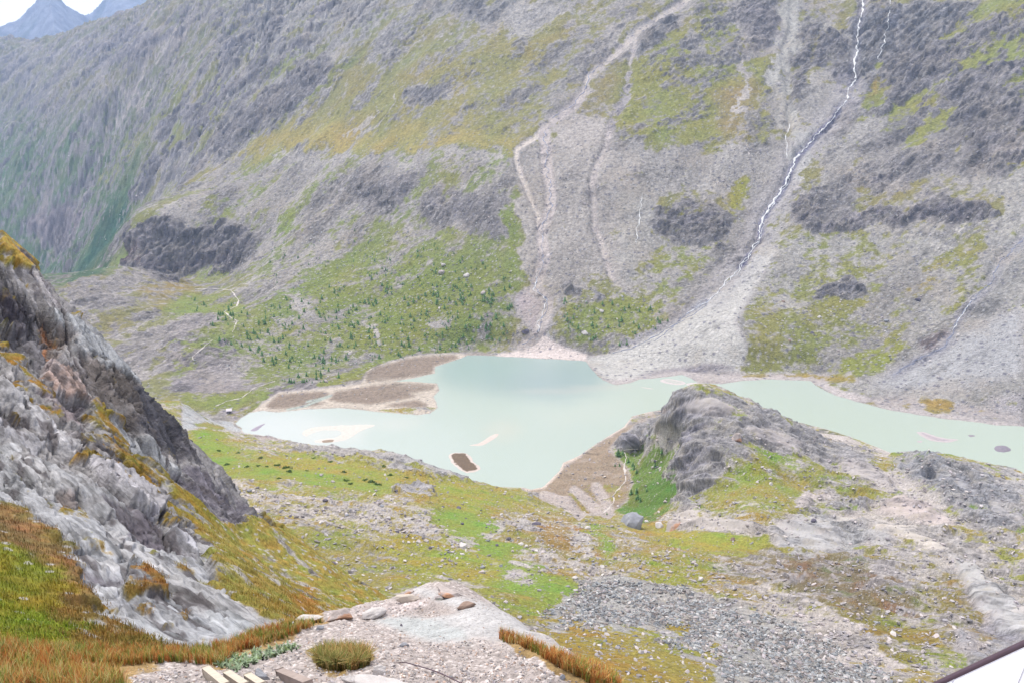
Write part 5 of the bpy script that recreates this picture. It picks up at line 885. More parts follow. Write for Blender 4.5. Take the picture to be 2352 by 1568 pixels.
HERO_N = [(1231, 1204, 22, rk_dark, "large grey-brown rounded boulder, biggest of the block field above the green hollow"), (1179, 1207, 15, rk_pink, "pinkish rounded boulder left of the big grey-brown boulder"), (1166, 1238, 17, rk_dark, "grey boulder below the pinkish block cluster beside the vivid green hollow"),
          (1196, 1250, 17, rk_white, "whitish elongated boulder right of the vivid green hollow"), (1348, 1214, 16, rk_white, "bright white boulder with a grey one just below it, near the col"), (1338, 1228, 16, rk_pink, "grey-pink boulder just below the bright white one near the col"), (1107, 1315, 20, rk_pink, "tall pinkish boulder standing at the left edge of the vivid green grass"),
          (1110, 1303, 16, rk_grey, "dark grey flat boulder just above the tall pinkish one at the grass edge"), (1150, 1301, 14, rk_grey, "blue-grey boulder alone in the vivid green grass"), (957, 1246, 18, rk_pink, "pink boulder on the ochre slope left of the white block pair"), (896, 1258, 15, rk_pink, "pale boulder alone in ochre grass, far left of the green hollow"), (1024, 1230, 15, rk_pink, "pinkish boulder at the top left end of the long pale block string"),
          (1061, 1254, 26, rk_white, "broad white block in the middle of the long pale block string"), (1142, 1252, 10, rk_dark, "small dark boulder inside the green hollow"), (1177, 1266, 12, rk_pink, "flat pink boulder on the right rim of the green hollow"), (1490, 1212, 0, rk_grey, ""), (1514, 1209, 26, rk_white, "angular white split boulder beside the grey outcrops at the col"),
          (1685, 1240, 17, rk_brown, "brown-grey boulder on the yellow meadow, right of centre"), (1609, 1329, 15, rk_white, "white rounded boulder at the edge of the ochre patch above the scree"), (1660, 1326, 12, rk_pink, "pinkish square boulder right of the white rounded one above the scree"), (1772, 1112, 13, rk_white, "brilliant white block on the grass behind the knoll's foot"),
          (1740, 1107, 8, rk_white, "small white flat stone left of the brilliant white block"), (1867, 1195, 14, rk_dark, "dark boulder perched at the left end of the pale rock band"), (1735, 1376, 22, rk_white, "broad whitish slab lying on pink rubble above the blue-grey scree"), (2014, 1430, 13, rk_grey, "pale blue-grey slab lying alone in ochre grass at lower right"), (1972, 1413, 12, rk_pink, "pale flat slab left of the lone blue-grey one at lower right"), (943, 1122, 0, rk_grey, "")]
for i, (a, b, w, m_, lb) in enumerate(HERO_N):
    if w: boulder(N, a, b, w, m_, lb, seed=i * 3 + 1, sub=3)
boulder(N, 1452, 1208, 66, rk_grey, "big grey rounded outcrop block at the foot of the green bank", seed=4, sub=3, flat=.8, rz=.3); boulder(N, 1548, 1212, 46, rk_rust, "grey outcrop block with an orange lichen tip beside the split white boulder", seed=6, sub=3, flat=.75, rz=.2)
boulder(N, 1693, 1010, 32, rk_rust, "dark pointed block with an orange lichen top on the knoll", seed=7, sub=3, flat=.8, rz=.2)
boulder(N, 909, 1126, 14, rk_dark, "small dark block at the left end of the humped slab on the green slope", seed=2, sub=3); boulder(N, 1040, 1263, 0.1, rk_dark, "tiny dark stone on the green slope", seed=3) if False else None
HERO_M = [(1019, 610, 15, rk_white, "white block above the big pale slab boulder on the larch slope"), (1016, 628, 24, rk_pink, "big pale pinkish slab boulder high on the larch slope"), (1069, 634, 20, rk_white, "white boulder right of the big slab boulder on the larch slope"), (1110, 674, 14, rk_pink, "pale upright boulder in the middle of the larch slope, nearest the stream"), (1344, 765, 18, rk_white, "white cube-like boulder just right of the fan's apex"), (1382, 714, 15, rk_white, "pale boulder on the rubble slope above the cube-like one"),
          (1207, 764, 22, rk_dark, "dark brownish outcrop block left of the gravel fan's apex"), (1799, 693, 13, rk_brown, "dark reddish boulder on the grey scree left of the small cliff"), (2109, 689, 14, rk_dark, "dark split boulder right of the small dark cliff"), (2199, 772, 13, rk_white, "bright white boulder in the stream bed at far right"), (2135, 830, 10, rk_white, "white boulder alone on the grey fan at far right"), (1880, 729, 12, rk_white, "white boulder below the left end of the small dark cliff"),
          (2037, 737, 12, rk_grey, "grey boulder below the right end of the small dark cliff"), (1867, 764, 10, rk_dark, "small dark boulder on olive ground below the small cliff"), (1814, 782, 10, rk_brown, "small reddish boulder beside the dry gully, above the tan shore"), (1785, 195, 14, rk_white, "white angular block in the upper grey scree chute"), (2099, 590, 8, rk_grey, "grey boulder on the open scree above the small cliff"), (1230, 766, 10, rk_pink, "pinkish boulder tucked under the stream bank by the fan's apex"), (750, 876, 14, rk_pink, "pale block by the sedge bank on the far shore, left of the larches"), (745, 858, 8, rk_pink, "small pale block just above the one by the sedge bank")]
for i, (a, b, w, m_, lb) in enumerate(HERO_M): boulder(M, a, b, w, m_, lb, seed=i * 5 + 2, sub=2)
FS = [(938, 1386, 54, 19, rk_cream, "smooth cream-coloured boulder on the rim of the gravel ledge", 3), (938, 1368, 34, 15, rk_rust, "rock with bright orange lichen behind the cream boulder", 2), (1006, 1380, 26, 13, rk_pink, "small pinkish boulder on the ledge rim, right of the cream boulder", 5), (1032, 1374, 64, 20, rk_rust, "long grey-pink outcrop stone on the ledge rim", 1),
      (1072, 1398, 48, 13, rk_brown, "flat reddish-brown stone lying on the ledge rim", 4), (704, 1434, 76, 18, rk_white, "long low whitish-pink rock at the left end of the ledge rim", 6), (785, 1429, 80, 24, rk_rust, "pinkish rock with orange stain on the ledge rim, left of the white rock", 7), (856, 1422, 68, 20, rk_white, "broad white rock on the ledge rim", 8), (776, 1500, 60, 26, rk_rust, "pinkish-white rock half hidden by the grass tussock", 0),
      (871, 1556, 38, 32, rk_white, "rounded bluish-white boulder beside the tussock", 5), (812, 1572, 58, 26, rk_white, "pale flat-topped stone in front of the tussock", 2), (922, 1618, 190, 26, rk_white, "wide cream slab at the bottom edge of the picture", 3), (603, 1564, 42, 24, rk_grey, "blue-grey slanting stone right of the wooden step boards", 1), (929, 1486, 26, 9, rk_grey, "flat pale blue stone lying on open gravel", 4), (888, 1502, 13, 8, rk_white, "small white pebble-like stone right of the tussock", 6),
      (1196, 1528, 16, 9, rk_white, "small whitish stone on gravel near the grassy rim", 7), (1291, 1562, 18, 14, rk_grey, "grey-blue stone near the lower right of the gravel", 8), (922, 1439, 11, 7, rk_dark, "small dark stone at the edge of the smooth slab", 0), (735, 1446, 22, 10, rk_grey, "grey stone below the long whitish-pink rock", 5), (690, 1500, 12, 7, rk_white, "small pale stone left of the tussock on gravel", 3), (640, 1512, 11, 7, rk_white, "small white stone between the grass edge and the step boards", 1), (1036, 1556, 12, 6, rk_grey, "grey chip of stone beside the thin cable", 2)]
for i, (a, b, w, h_, m_, lb, sd) in enumerate(FS): boulder(Fs, a, b - h_ * .3, w, m_, lb, seed=sd, sub=4, rz=.2 * (sd - 4), hpx=h_, flat=.6, sy=.7, sink=.2, name="boulder" if w > 16 else "stone", smooth=True)
rnd = random.Random(42); npr = np.random.RandomState(7)
def inpoly(poly, x, y):
    c = False; n = len(poly)
    for i in range(n):
        (ax, ay), (bx, by) = poly[i], poly[(i + 1) % n]
        if (ay > y) != (by > y) and x < (bx - ax) * (y - ay) / (by - ay) + ax: c = not c
    return c
REG_N = [[(990, 1160), (1240, 1180), (1420, 1260), (1380, 1300), (1200, 1270), (1100, 1240)], [(860, 1170), (1000, 1180), (1080, 1250), (1060, 1280), (900, 1240)], [(540, 1120), (860, 1150), (980, 1220), (800, 1230), (560, 1170)], [(1230, 1250), (1400, 1300), (1500, 1340), (1400, 1340), (1240, 1330)], [(600, 1240), (820, 1290), (900, 1400), (760, 1380)], [(1600, 1330), (2000, 1440), (2200, 1540), (1900, 1500), (1640, 1400)], [(1480, 1000), (1560, 1000), (1540, 1180), (1440, 1180)]]
made = 0
while made < 160:
    rg = rnd.choice(REG_N[:3] + REG_N + REG_N[:1] * 2); x = rnd.uniform(min(p[0] for p in rg), max(p[0] for p in rg)); y = rnd.uniform(min(p[1] for p in rg), max(p[1] for p in rg))
    if not inpoly(rg, x, y): continue
    kk = REG_N.index(rg); w = 6 + 10 * rnd.random() ** 2.2; w *= .7 if kk == 6 else 1; m_ = rnd.choice([rk_pink, rk_pink, rk_white, rk_grey, rk_dark])
    o = boulder(N, x, y, w, m_, {rk_pink: "pinkish-grey", rk_white: "whitish", rk_grey: "blue-grey", rk_dark: "dark grey"}[m_] + " weathered boulder strewn among others on the grassy near hillside", "boulders strewn over the near hillside", seed=rnd.randrange(1000))
    made += o is not None
made = 0; REG_M = [[(600, 600), (1160, 560), (1180, 780), (700, 800)], [(1280, 560), (1500, 560), (1520, 760), (1300, 780)], [(1820, 600), (2300, 560), (2100, 840), (1840, 840)], [(1760, 640), (2340, 560), (2340, 900), (1960, 880)], [(700, 350), (1160, 360), (1160, 560), (600, 560)]]
while made < 70:
    rg = rnd.choice(REG_M); x = rnd.uniform(min(p[0] for p in rg), max(p[0] for p in rg)); y = rnd.uniform(min(p[1] for p in rg), max(p[1] for p in rg))
    if not inpoly(rg, x, y): continue
    m_ = rnd.choice([rk_white, rk_grey, rk_pink]); o = boulder(M, x, y, 3.6 + 4 * rnd.random() ** 2, m_, {rk_pink: "pinkish", rk_white: "whitish", rk_grey: "grey"}[m_] + " boulder strewn on the slope across the lake", "boulders on the slope across the lake", seed=rnd.randrange(1000)); made += o is not None
# loose stones nobody could count
def field(name, sheet, n, sizes, inside, cols, sub=1, seed=1, flat=.6, label=None):
    r = np.random.RandomState(seed); shp = [rockshape(sub, 300 + k, flat, 4) for k in range(6)]; VV = []; FF = []; CC = []; off = 0; cnt = 0; tries = 0
    while cnt < n and tries < n * 14:
        tries += 1; x, y, w = inside(r)
        if w is None or r.rand() > w: continue
        h = sheet.hit(x, y)
        if h is None: continue
        t = (h - Vector((0, 0, EYE))).length; s = sizes(r, t); V, F = shp[r.randint(6)]; a = r.rand() * 6.28; ca, sa = math.cos(a), math.sin(a); b_ = r.randn() * .25
        V = V * s * np.array([1, r.uniform(.55, 1), r.uniform(.7, 1.2)]); V = np.stack([V[:, 0] * ca - V[:, 1] * sa, V[:, 0] * sa + V[:, 1] * ca, V[:, 2] + V[:, 0] * b_], 1) + np.array([h.x, h.y, h.z + s * .12])
        VV.append(V); FF.append(F + off); off += len(V); c_ = np.array(cols[r.randint(len(cols))]) * r.uniform(.82, 1.12); CC.append(np.tile(c_, (len(V), 1))); cnt += 1
    o = mesh_np(name, np.concatenate(VV), np.concatenate(FF), mat_stone, lin(np.clip(np.concatenate(CC), 5, 250)) * ALB, smooth=False); tag(o, label, None, None, "stuff"); return o
mat_stone = mat_attr("loose_stone", 2.0, .4, .2, dist=.05, bscale=3.0)
def by_paint(pp, key, x0, y0, x1, y1, thr=0.0, mul=1.0, gpen=.6):
    def g(r):
        x = r.uniform(x0, x1); y = r.uniform(y0, y1); q = pp.get(np.array([x]), np.array([y])); w = float(q[key][0]) * mul - thr
        if 'G' in q: w *= 1 - gpen * float(q['G'][0])
        cl = float(fbm(np.array([x / 34]), np.array([y / 22]), 3, 77)[0]); return x, y, max(0, w * (0.55 + 1.6 * cl))
    return g
SC = [(160, 164, 170), (180, 182, 186), (134, 138, 146), (200, 200, 202), (150, 144, 142), (172, 162, 160)]; PK = [(206, 196, 198), (190, 182, 188), (216, 208, 206), (176, 172, 180), (198, 192, 196)]
def scree_in(r):
    x = r.uniform(1230, 2060); y = r.uniform(1325, 1600); q = pn.get(np.array([x]), np.array([y])); q['K'] = q['K'] * sst(-.3, .25, fbm(np.array([x / 60]), np.array([y / 30]), 4, 79)); return x, y, float(q['K'][0]) * (1 - .75 * float(q['G'][0]))
field("scree", N, 15000, lambda r, t: (.22 + .75 * r.rand() ** 3) * (t / 200) ** .5, scree_in, SC, 1, 11, .55, "blue-grey broken scree blocks on the slope below the gravel ledge")
field("rubble", N, 12000, lambda r, t: (.26 + 1.1 * r.rand() ** 4) * (t / 300) ** .6, by_paint(pn, 'S', 420, 1000, 2352, 1568), PK, 1, 12, .6, "pale pinkish rubble strewn over the near hillside")
field("rubble", M, 9000, lambda r, t: (.7 + 1.6 * r.rand() ** 4) * (t / 1200), by_paint(pm, 'S', 150, 330, 2352, 960, gpen=.3), PK + SC[:2], 1, 13, .6, "pale rubble strewn over the slope across the lake")
field("gravel", Fs, 5200, lambda r, t: (.006 + .016 * r.rand() ** 4), by_paint(pf, 'S', 280, 1360, 1420, 1568, gpen=1.0), [(214, 208, 208), (184, 178, 184), (226, 216, 210), (160, 154, 158), (206, 180, 166)], 1, 14, .6, "loose gravel and pebbles on the ledge")
#PART7
# ================================================================== plants
mat_leaf = mat_attr("larch_needles", .8, .4, .3, dist=.2, bscale=2.0); mat_leaf.name = "foliage"
def conifer(seed):
    r = np.random.RandomState(seed); V = []; F = []; C = []
    def add(v, f, c):
        o = len(V); V.extend(v); F.extend([tuple(i + o for i in q) for q in f]); C.extend([c] * len(v))
    for k in range(5):                                                   # tapered trunk
        a, b = 6.283 * k / 5, 6.283 * (k + 1) / 5; add([(.035 * math.cos(a), .035 * math.sin(a), 0), (.035 * math.cos(b), .035 * math.sin(b), 0), (0, 0, .97)], [(0, 1, 2)], (96, 84, 78))
    lean = r.uniform(-.03, .03, 2)
    for k in range(15):                                                  # whorls of drooping boughs
        z = .07 + .9 * (k / 15) ** 1.0; R_ = (.30 * (1 - z) ** .85 + .03) * r.uniform(.7, 1.2); n = 6
        for j in range(n):
            a = 6.283 * (j + r.rand() * .9) / n + k; L_ = R_ * r.uniform(.55, 1.25); w = .30 * L_ + .025; d = np.array([math.cos(a), math.sin(a)]); p = np.array([-d[1], d[0]])
            c0 = d * .01 + lean * z; c1 = d * L_ + lean * z; q = c0 * .45 + c1 * .55; dz = -.06 * r.uniform(.2, 1.4); col = np.array([118, 158, 98]) * r.uniform(.75, 1.3) + r.uniform(-8, 8)
            add([(c0[0], c0[1], z + .05), (q[0] + p[0] * w, q[1] + p[1] * w, z + dz * .4), (q[0] - p[0] * w, q[1] - p[1] * w, z + dz * .4), (c1[0], c1[1], z + dz + .03), (q[0], q[1], z + .045)], [(0, 1, 4), (0, 4, 2), (1, 3, 4), (4, 3, 2)], tuple(col))
    return np.array(V), np.array(F), np.array(C)
TR = [conifer(900 + k) for k in range(6)]
TM = []
for V, F, C in TR: o = mesh_np("larch_tree", V, F, mat_leaf, lin(np.clip(C, 5, 250)) * ALB, smooth=False); TM.append(o.data); bpy.data.objects.remove(o)
TREG = [([(800, 700), (1000, 640), (1180, 680), (1170, 780), (1100, 812), (860, 826), (800, 780)], 5), ([(860, 580), (1000, 560), (1160, 600), (1180, 700), (900, 690), (840, 640)], 3), ([(620, 690), (800, 650), (860, 760), (800, 820), (640, 860), (560, 800)], 3.4), ([(480, 720), (620, 700), (640, 780), (560, 800), (480, 780)], .8), ([(600, 560), (860, 520), (860, 620), (640, 680)], 1.0),
        ([(1280, 690), (1500, 700), (1540, 740), (1440, 795), (1320, 790)], 1.3), ([(700, 820), (860, 826), (760, 880), (640, 880)], .9), ([(420, 680), (560, 690), (560, 730), (440, 720)], .5)]
pts_ = []
tot = sum(w for _, w in TREG); r = random.Random(5)
while len(pts_) < 1150:
    u = r.random() * tot
    for rg, w in TREG:
        u -= w
        if u <= 0: break
    x = r.uniform(min(p[0] for p in rg), max(p[0] for p in rg)); y = r.uniform(min(p[1] for p in rg), max(p[1] for p in rg))
    if not inpoly(rg, x, y) or float(fbm(np.array([x / 30]), np.array([y / 20]), 3, 88)[0]) < -.06 + .14 * r.random(): continue
    h = M.hit(x, y)
    if h is None or h.z < 1.0: continue
    pts_.append((h, (1.8 + 5.0 * r.random() ** 2.2) * (1.0 if y > 640 else .75), r.random() * 6.3, r.randrange(6)))
pts_.sort(key=lambda q: -q[1] / q[0].length)
for h, s, a, k in pts_[:270]:
    o = bpy.data.objects.new("larch_tree", TM[k]); COL.objects.link(o); o.location = h - Vector((0, 0, .15)); o.scale = (s * 1.1, s * 1.1, s); o.rotation_euler.z = a
    tag(o, "young green larch, one of the taller ones scattered on the slope across the lake", "tree", "young larches across the lake")
def merge(name, items, label):
    VV = []; FF = []; CC = []; off = 0
    for h, s, a, k in items:
        V, F, C = TR[k]; ca, sa = math.cos(a), math.sin(a); v = np.stack([V[:, 0] * ca - V[:, 1] * sa, V[:, 0] * sa + V[:, 1] * ca, V[:, 2]], 1) * s * np.array([1.15, 1.15, 1]) + np.array(h[:]) - [0, 0, .15]; VV.append(v); FF.append(F + off); CC.append(C); off += len(v)
    return tag(mesh_np(name, np.concatenate(VV), np.concatenate(FF), mat_leaf, lin(np.clip(np.concatenate(CC), 5, 250)) * ALB, smooth=False), label, None, None, "stuff")
merge("larch_scrub", pts_[270:], "small larch saplings sprinkled over the slope across the lake")
for (x, y, hp) in [(1419, 1046, 16), (1430, 1043, 10), (1444, 1062, 10), (1454, 1070, 10), (1457, 1078, 11), (1463, 1085, 9), (1507, 1071, 9), (1520, 1040, 10), (1413, 1070, 6), (1423, 1070, 7), (1450, 1136, 14), (1462, 1133, 13), (1466, 1146, 13), (1473, 1152, 11), (1486, 1128, 8), (1395, 1181, 5)]:
    h = N.hit(x, y)
    if h is None: continue
    s = hp / FOC * (h - Vector((0, 0, EYE))).length * 1.15; o = bpy.data.objects.new("larch_tree", TM[(x + y) % 6]); COL.objects.link(o); o.location = h - Vector((0, 0, .1)); o.scale = (s * 1.2, s * 1.2, s); o.rotation_euler.z = x
    tag(o, "dark green young conifer on the green bank left of the rocky knoll", "tree", "conifers on the green bank beside the knoll")
def shrub(seed):
    r = np.random.RandomState(seed); V = []; F = []; C = []
    for k in range(420):
        d = r.randn(3); d[2] = abs(d[2]); d /= np.linalg.norm(d); p = d * np.array([1, .8, .42]) * r.uniform(.5, 1.0) * (1 + .25 * math.sin(3 * math.atan2(d[1], d[0]) + seed)); q = r.randn(3, 3) * .075; o = len(V)
        V += [tuple(p + q[0]), tuple(p + q[1]), tuple(p + q[2])]; F.append((o, o + 1, o + 2)); C += [tuple(np.array([96, 128, 58]) * r.uniform(.7, 1.3))] * 3
    return np.array(V), np.array(F), np.array(C)
SM = []
for k in range(4): V, F, C = shrub(950 + k); o = mesh_np("shrub", V, F, mat_leaf, lin(np.clip(C, 5, 250)) * ALB, smooth=False); SM.append(o.data); bpy.data.objects.remove(o)
for i, (x, y, w) in enumerate([(657, 1074, 24), (634, 1069, 20), (664, 1082, 18), (704, 1081, 12), (567, 1072, 16), (590, 1070, 14), (613, 1071, 12), (640, 1099, 16), (789, 1084, 16), (794, 1103, 18), (806, 1110, 14), (897, 1091, 18), (851, 1106, 22), (866, 1113, 22), (838, 1102, 16), (547, 1040, 14), (600, 1050, 12), (520, 1066, 16), (500, 1035, 14), (720, 1052, 12), (1027, 1264, 10), (880, 1070, 14), (935, 1096, 12), (760, 1060, 14)]):
    h = N.hit(x, y)
    if h is None: continue
    s = w / FOC * (h - Vector((0, 0, EYE))).length / 2; o = bpy.data.objects.new("shrub", SM[i % 4]); COL.objects.link(o); o.location = h - Vector((0, 0, .1 * s)); o.scale = (s, s, s); o.rotation_euler.z = i
    tag(o, "low dark green bush on the yellow-green slope above the lake", "shrub", "low bushes on the green slope")
# grass blades
mat_blade = mat_attr("grass_blade", 8.0, .0, .15, dist=.01); 
def blades(name, sheet, n, sampler, L_, W_b, cols, seed, label, kind="stuff", spread=.45, cat=None):
    r = np.random.RandomState(seed); V = []; C = []; k = 0; tries = 0
    while k < n and tries < n * 6:
        tries += 1; x, y, ci = sampler(r)
        if x is None: continue
        h = sheet.hit(x, y)
        if h is None: continue
        for _ in range(5):
            p = np.array(h[:]) + r.randn(3) * [.05, .05, .0] * L_ * 4 * .2; a = r.rand() * 6.283; l = L_ * r.uniform(.5, 1.25); ln = r.uniform(.1, 1) * spread + .1; w = W_b * r.uniform(.7, 1.3)
            d = np.array([math.cos(a), math.sin(a), 0]) ; s = np.array([-d[1], d[0], 0]) * w; m = p + d * ln * l * .3 + [0, 0, l * .55]; t = p + d * ln * l + [0, 0, l * (1 - .25 * ln)]; p = p - [0, 0, .02 + .05 * L_]
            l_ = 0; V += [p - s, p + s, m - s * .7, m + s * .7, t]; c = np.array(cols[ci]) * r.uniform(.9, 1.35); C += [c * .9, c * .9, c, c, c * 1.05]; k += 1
    V = np.array(V); nb_ = len(V) // 5; b0 = np.arange(nb_)[:, None] * 5; F = np.concatenate([b0 + [0, 1, 3], b0 + [0, 3, 2], b0 + [2, 3, 4]])
    o = mesh_np(name, V, F, mat_blade, lin(np.clip(np.array(C), 5, 250)) * ALB, smooth=True); tag(o, label, cat, None, kind); return o
GC = [(208, 140, 82), (188, 116, 66), (206, 166, 100), (150, 156, 74), (222, 190, 132), (122, 146, 70)]
def strip(poly, wts, f_=1.0):
    x0, x1 = min(p[0] for p in poly), max(p[0] for p in poly); y0, y1 = min(p[1] for p in poly), max(p[1] for p in poly)
    def g(r):
        x = r.uniform(x0, x1); y = r.uniform(y0, y1)
        if not inpoly(poly, x, y): return None, None, None
        q = float(fbm(np.array([x / 40]), np.array([y / 18]), 3, 99)[0])
        if r.rand() > .35 + 2.2 * abs(q): return None, None, None
        w = np.array(wts) * np.array([1 + 2 * q, 1 + 2 * q, 1, 1 - 2 * q, 1, 1 - 2 * q]); w = np.clip(w, .01, None); return x, y, r.choice(6, p=w / w.sum())
    return g
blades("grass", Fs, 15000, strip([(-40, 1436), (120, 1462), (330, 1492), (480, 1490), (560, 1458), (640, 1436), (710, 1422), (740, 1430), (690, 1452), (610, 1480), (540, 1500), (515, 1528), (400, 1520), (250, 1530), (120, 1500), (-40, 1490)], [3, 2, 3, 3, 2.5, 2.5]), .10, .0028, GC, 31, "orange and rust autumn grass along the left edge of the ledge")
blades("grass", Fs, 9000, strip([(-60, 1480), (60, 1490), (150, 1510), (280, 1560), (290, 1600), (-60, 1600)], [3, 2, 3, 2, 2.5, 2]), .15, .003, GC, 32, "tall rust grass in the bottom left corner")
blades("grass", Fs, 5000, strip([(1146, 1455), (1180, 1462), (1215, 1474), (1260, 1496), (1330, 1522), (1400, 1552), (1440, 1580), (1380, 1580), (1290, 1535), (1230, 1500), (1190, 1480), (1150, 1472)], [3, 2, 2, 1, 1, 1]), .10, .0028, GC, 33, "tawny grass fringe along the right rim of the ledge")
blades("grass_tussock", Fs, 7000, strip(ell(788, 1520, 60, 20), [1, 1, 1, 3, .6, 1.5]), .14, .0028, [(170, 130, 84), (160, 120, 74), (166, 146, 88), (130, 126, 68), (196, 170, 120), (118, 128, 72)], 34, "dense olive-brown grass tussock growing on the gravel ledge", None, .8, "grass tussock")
blades("ground_cover", Fs, 900, strip([(500, 1530), (520, 1505), (570, 1500), (640, 1484), (676, 1478), (690, 1490), (640, 1505), (580, 1525), (540, 1545)], [0, 0, 0, 1, 0, 4]), .05, .009, [(0, 0, 0)] * 3 + [(128, 146, 96), (0, 0, 0), (142, 160, 132)], 35, "blue-green leafy ground cover at the grass edge", "stuff", 1.2)
def sward(name, sheet, G, Cc, n, L_, W_b, ymax, seed, label):
    """short blades standing on the vegetated patches of a sheet"""
    r = np.random.RandomState(seed); px_, py_ = proj(sheet.X, sheet.Y, sheet.Z); el = np.maximum.accumulate(sheet.el, 0)
    ok = np.flatnonzero(((G > .55) & (px_ > -60) & (px_ < 2420) & (py_ < ymax) & (sheet.el > el - .004)).ravel()); i = np.repeat(r.choice(ok, n // 4), 4); k = len(i)
    P0 = np.stack([sheet.X.ravel()[i], sheet.Y.ravel()[i], sheet.Z.ravel()[i]], 1) + r.randn(k, 3) * [L_ * .5, L_ * .5, 0]; a = r.rand(k) * 6.283; l = L_ * r.uniform(.4, 1.3, k); ln = r.uniform(.1, .9, k)
    d = np.stack([np.cos(a), np.sin(a), a * 0], 1); w = (W_b * r.uniform(.7, 1.3, k))[:, None] * np.stack([-d[:, 1], d[:, 0], a * 0], 1); up = np.array([0, 0, 1.])
    m = P0 + d * (ln * l * .3)[:, None] + up * (l * .55)[:, None]; t = P0 + d * (ln * l)[:, None] + up * (l * (1 - .3 * ln))[:, None]
    V = np.stack([P0 - w, P0 + w, m - w * .7, m + w * .7, t], 1).reshape(-1, 3); b0 = np.arange(k)[:, None] * 5; F = np.concatenate([b0 + [0, 1, 3], b0 + [0, 3, 2], b0 + [2, 3, 4]])
    C = Cc.reshape(-1, 3)[i] * r.uniform(.8, 1.25, (k, 1)) + r.randn(k, 1) * [7, 2, 2]; C = np.repeat(C, 5, 0)
    tag(mesh_np(name, V, F, mat_blade, lin(np.clip(C, 5, 250)) * ALB), label, None, None, "stuff")
sward("heath", Ls, GL, GC_, 52000, .17, .010, 1520, 36, "brown and green heath between the rock slabs at lower left")
# ================================================================== made things
def box(name, c, dx, dy, dz, mat, parent=None, bev=.1):
    """c = centre, dx dy dz = half-extent vectors; chamfered box"""
    import bmesh
    b = bmesh.new(); bmesh.ops.create_cube(b, size=2)
    for v in b.verts: q = v.co.copy(); v.co = Vector(c) + Vector(dx) * q.x + Vector(dy) * q.y + Vector(dz) * q.z
    w = min(Vector(dx).length, Vector(dy).length, Vector(dz).length) * bev * 2
    bmesh.ops.bevel(b, geom=b.edges[:], offset=w, segments=2, affect='EDGES'); me = bpy.data.meshes.new(name); b.to_mesh(me); b.free(); me.materials.append(mat); o = bpy.data.objects.new(name, me); COL.objects.link(o)
    if parent: o.parent = parent; o.matrix_parent_inverse = parent.matrix_world.inverted()
    return o
def tube(name, P_, rad, mat, parent=None, seg=16):
    V = []; F = []; n = len(P_)
    for i, p in enumerate(P_):
        t = (Vector(P_[min(i + 1, n - 1)]) - Vector(P_[max(i - 1, 0)])).normalized(); u = t.cross(Vector((0, 0, 1))).normalized() if abs(t.z) < .95 else Vector((1, 0, 0)); w = t.cross(u)
        for k in range(seg): a = 2 * math.pi * k / seg; V.append(tuple(Vector(p) + (u * math.cos(a) + w * math.sin(a)) * rad))
    for i in range(n - 1):
        for k in range(seg): F.append((i * seg + k, i * seg + (k + 1) % seg, (i + 1) * seg + (k + 1) % seg, (i + 1) * seg + k))
    me = bpy.data.meshes.new(name); me.from_pydata(V, [], F + [tuple(range(seg))[::-1], tuple(range((n - 1) * seg, n * seg))]); me.polygons.foreach_set("use_smooth", [True] * len(me.polygons)); me.materials.append(mat); o = bpy.data.objects.new(name, me); COL.objects.link(o)
    if parent: o.parent = parent; o.matrix_parent_inverse = parent.matrix_world.inverted()
    return o
def empty(name, loc): o = bpy.data.objects.new(name, None); o.location = loc; COL.objects.link(o); bpy.context.view_layer.update(); return o
wood = mat_plain("pale_wood", (220, 208, 192), 14, .16, .3, .7, .01); wood2 = mat_plain("grey_wood", (176, 160, 154), 14, .2, .3, .8, .01); paint_w = mat_plain("white_boards", (236, 236, 248), 3, .08, .35, .6, .004); metal = mat_plain("brown_metal_rail", (112, 92, 104), 6, .12, .05, .32, .002)
metal.node_tree.nodes["Principled BSDF"].inputs["Metallic"].default_value = .25
# long grain on the boards
for mm_, s_ in ((paint_w, (3, 60, 60)), (wood, (4, 50, 50))):
    nt = mm_.node_tree; mpn = nt.nodes.new("ShaderNodeMapping"); mpn.inputs["Scale"].default_value = s_; tcn = [q for q in nt.nodes if q.type == 'TEX_COORD'][0]; nzz = [q for q in nt.nodes if q.type == 'TEX_NOISE'][0]; nt.links.new(tcn.outputs["Object"], mpn.inputs["Vector"]); nt.links.new(mpn.outputs["Vector"], nzz.inputs["Vector"]); nzz.inputs["Scale"].default_value = 1.0
for i, (a, b, mt, lb, th) in enumerate([((474, 1549), (520, 1588), wood, "leftmost pale wooden step edging board at the bottom of the path", .022), ((524, 1559), (566, 1588), wood, "second pale wooden step edging board from the left", .022), ((570, 1566), (604, 1588), wood, "short pale wooden step edging board, third from the left", .022), ((645, 1555), (712, 1584), wood2, "grey-brown weathered step edging board, rightmost of the four", .026)]):
    p = Fs.hit(*a); q = Fs.hit(*b)
    if p and q:
        d = (q - p); L2 = d.length / 2; d.normalize(); s = d.cross(Vector((0, 0, 1))).normalized(); u = s.cross(d); r0 = empty("step_board", (p + q) / 2); tag(r0, lb, "step board", "wooden step boards on the path")
        box("board", (p + q) / 2 + Vector((0, 0, .015)), d * L2, s * th, u * .05, mt, r0, .12)
        box("peg", p + d * L2 * .5 - s * (th + .014) - Vector((0, 0, .03)), d * .014, s * .012, Vector((0, 0, .05)), mt, r0, .12)
cb = [Fs.hit(x, y) for x, y in [(905, 1522), (930, 1527), (960, 1536), (985, 1543), (1010, 1552), (1030, 1561), (1050, 1571), (1070, 1580)]]
cb = [p + Vector((0, 0, .03 if i else 0.0)) for i, p in enumerate(cb) if p]
tag(tube("cable", cb, .0045, metal), "thin dark steel cable lying across the gravel", "cable")
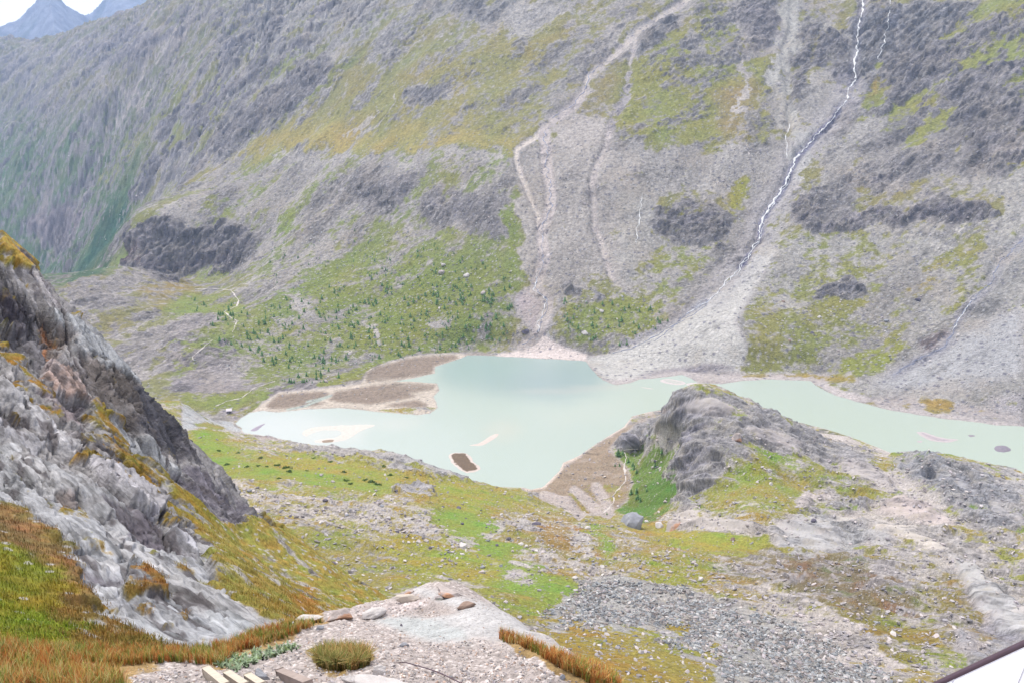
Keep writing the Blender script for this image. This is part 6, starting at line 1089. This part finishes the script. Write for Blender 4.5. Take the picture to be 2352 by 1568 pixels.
# railing at the terrace corner
A = Vector(pt(2090, 1600, 4.2)); Bq = Vector(pt(2440, 1437, 3.6)); d = (Bq - A).normalized(); rail = empty("railing", (A + Bq) / 2 - Vector((0, 0, 1.0))); tag(rail, "terrace railing with dark metal handrail and whitewashed boards in the bottom right corner", "railing")
tube("handrail", [A - d * .6, A, (A + Bq) / 2, Bq, Bq + d * .8], .0155, metal, rail, 24)
back_ = Vector((d.y, -d.x, 0)).normalized(); back_ = -back_ if back_.y < 0 else back_
dn = (Vector((0, 0, -1)) * .80 - back_ * .60).normalized()
o0 = A - d * .6 + dn * .022; Lr = (Bq - A).length + 1.4; nbd = 5; wv = Lr / nbd
for i in range(nbd):
    c = o0 + d * (wv * (i + .5)) + dn * .48 + back_ * (.0015 * (i % 2)); box("board", c, dn * .47, d * (wv / 2 - .0022), dn.cross(d).normalized() * .011, paint_w, rail, .08)
for e in (A - d * .5, Bq + d * .7): tube("post", [e + Vector((0, 0, -.0)), e + Vector((0, 0, -1.1))], .018, metal, rail)
# marker stake on the scree
h = N.hit(1683, 1578)
if h: tag(tube("marker_stake", [h - Vector((0, 0, .3)), h + Vector((.03, 0, 1.4)), h + Vector((.05, 0, 3.0))], .07, rk_dark, None, 8), "thin dark stake standing on the scree at the bottom edge", "stake")
# hut by the outlet
h = M.hit(527, 947)
hut = empty("hut", h); tag(hut, "small grey hut with a pale roof near the lake's left end", "hut")
hw = mat_plain("hut_wall", (150, 146, 160), 3, .15, .2, .9, .02); hr = mat_plain("hut_roof", (222, 214, 226), 3, .08, .1, .6, .02); hd = mat_plain("hut_dark", (70, 66, 70), 3, .1, .1, .6, .02)
ex, ey = Vector((math.cos(.25), math.sin(.25), 0)), Vector((-math.sin(.25), math.cos(.25), 0)); g0 = h + Vector((0, 0, 1.1))
box("wall", g0, ex * 2.4, ey * 1.9, Vector((0, 0, 1.5)), hw, hut, .02); rf = box("roof", g0 + Vector((0, 0, 1.85)), ex * 2.8, ey * 2.4 + Vector((0, 0, .75)), Vector((0, -.04, .09)), hr, hut, .1)
box("door", g0 - ey * 1.92 + ex * .9 - Vector((0, 0, .35)), ex * .42, ey * .04, Vector((0, 0, .95)), hd, hut); wd = box("window", g0 - ey * 1.92 - ex * .9 + Vector((0, 0, .2)), ex * .4, ey * .04, Vector((0, 0, .35)), hd, hut)
# ================================================================== air
hz = bpy.data.materials.new("haze_air"); hz.use_nodes = True; nt = hz.node_tree; nt.nodes.clear(); ou = nt.nodes.new("ShaderNodeOutputMaterial"); pv = nt.nodes.new("ShaderNodeVolumePrincipled")
pv.inputs["Color"].default_value = (.40, .60, 1.0, 1); pv.inputs["Density"].default_value = 5.5e-5; pv.inputs["Anisotropy"].default_value = .1; nt.links.new(pv.outputs["Volume"], ou.inputs["Volume"])
tag(box("haze", (-500, 4900, 620), (7400, 0, 0), (0, 5900, 0), (0, 0, 1100), hz, None, 1e-7), kind="stuff")
scene.cycles.volume_step_rate = 10
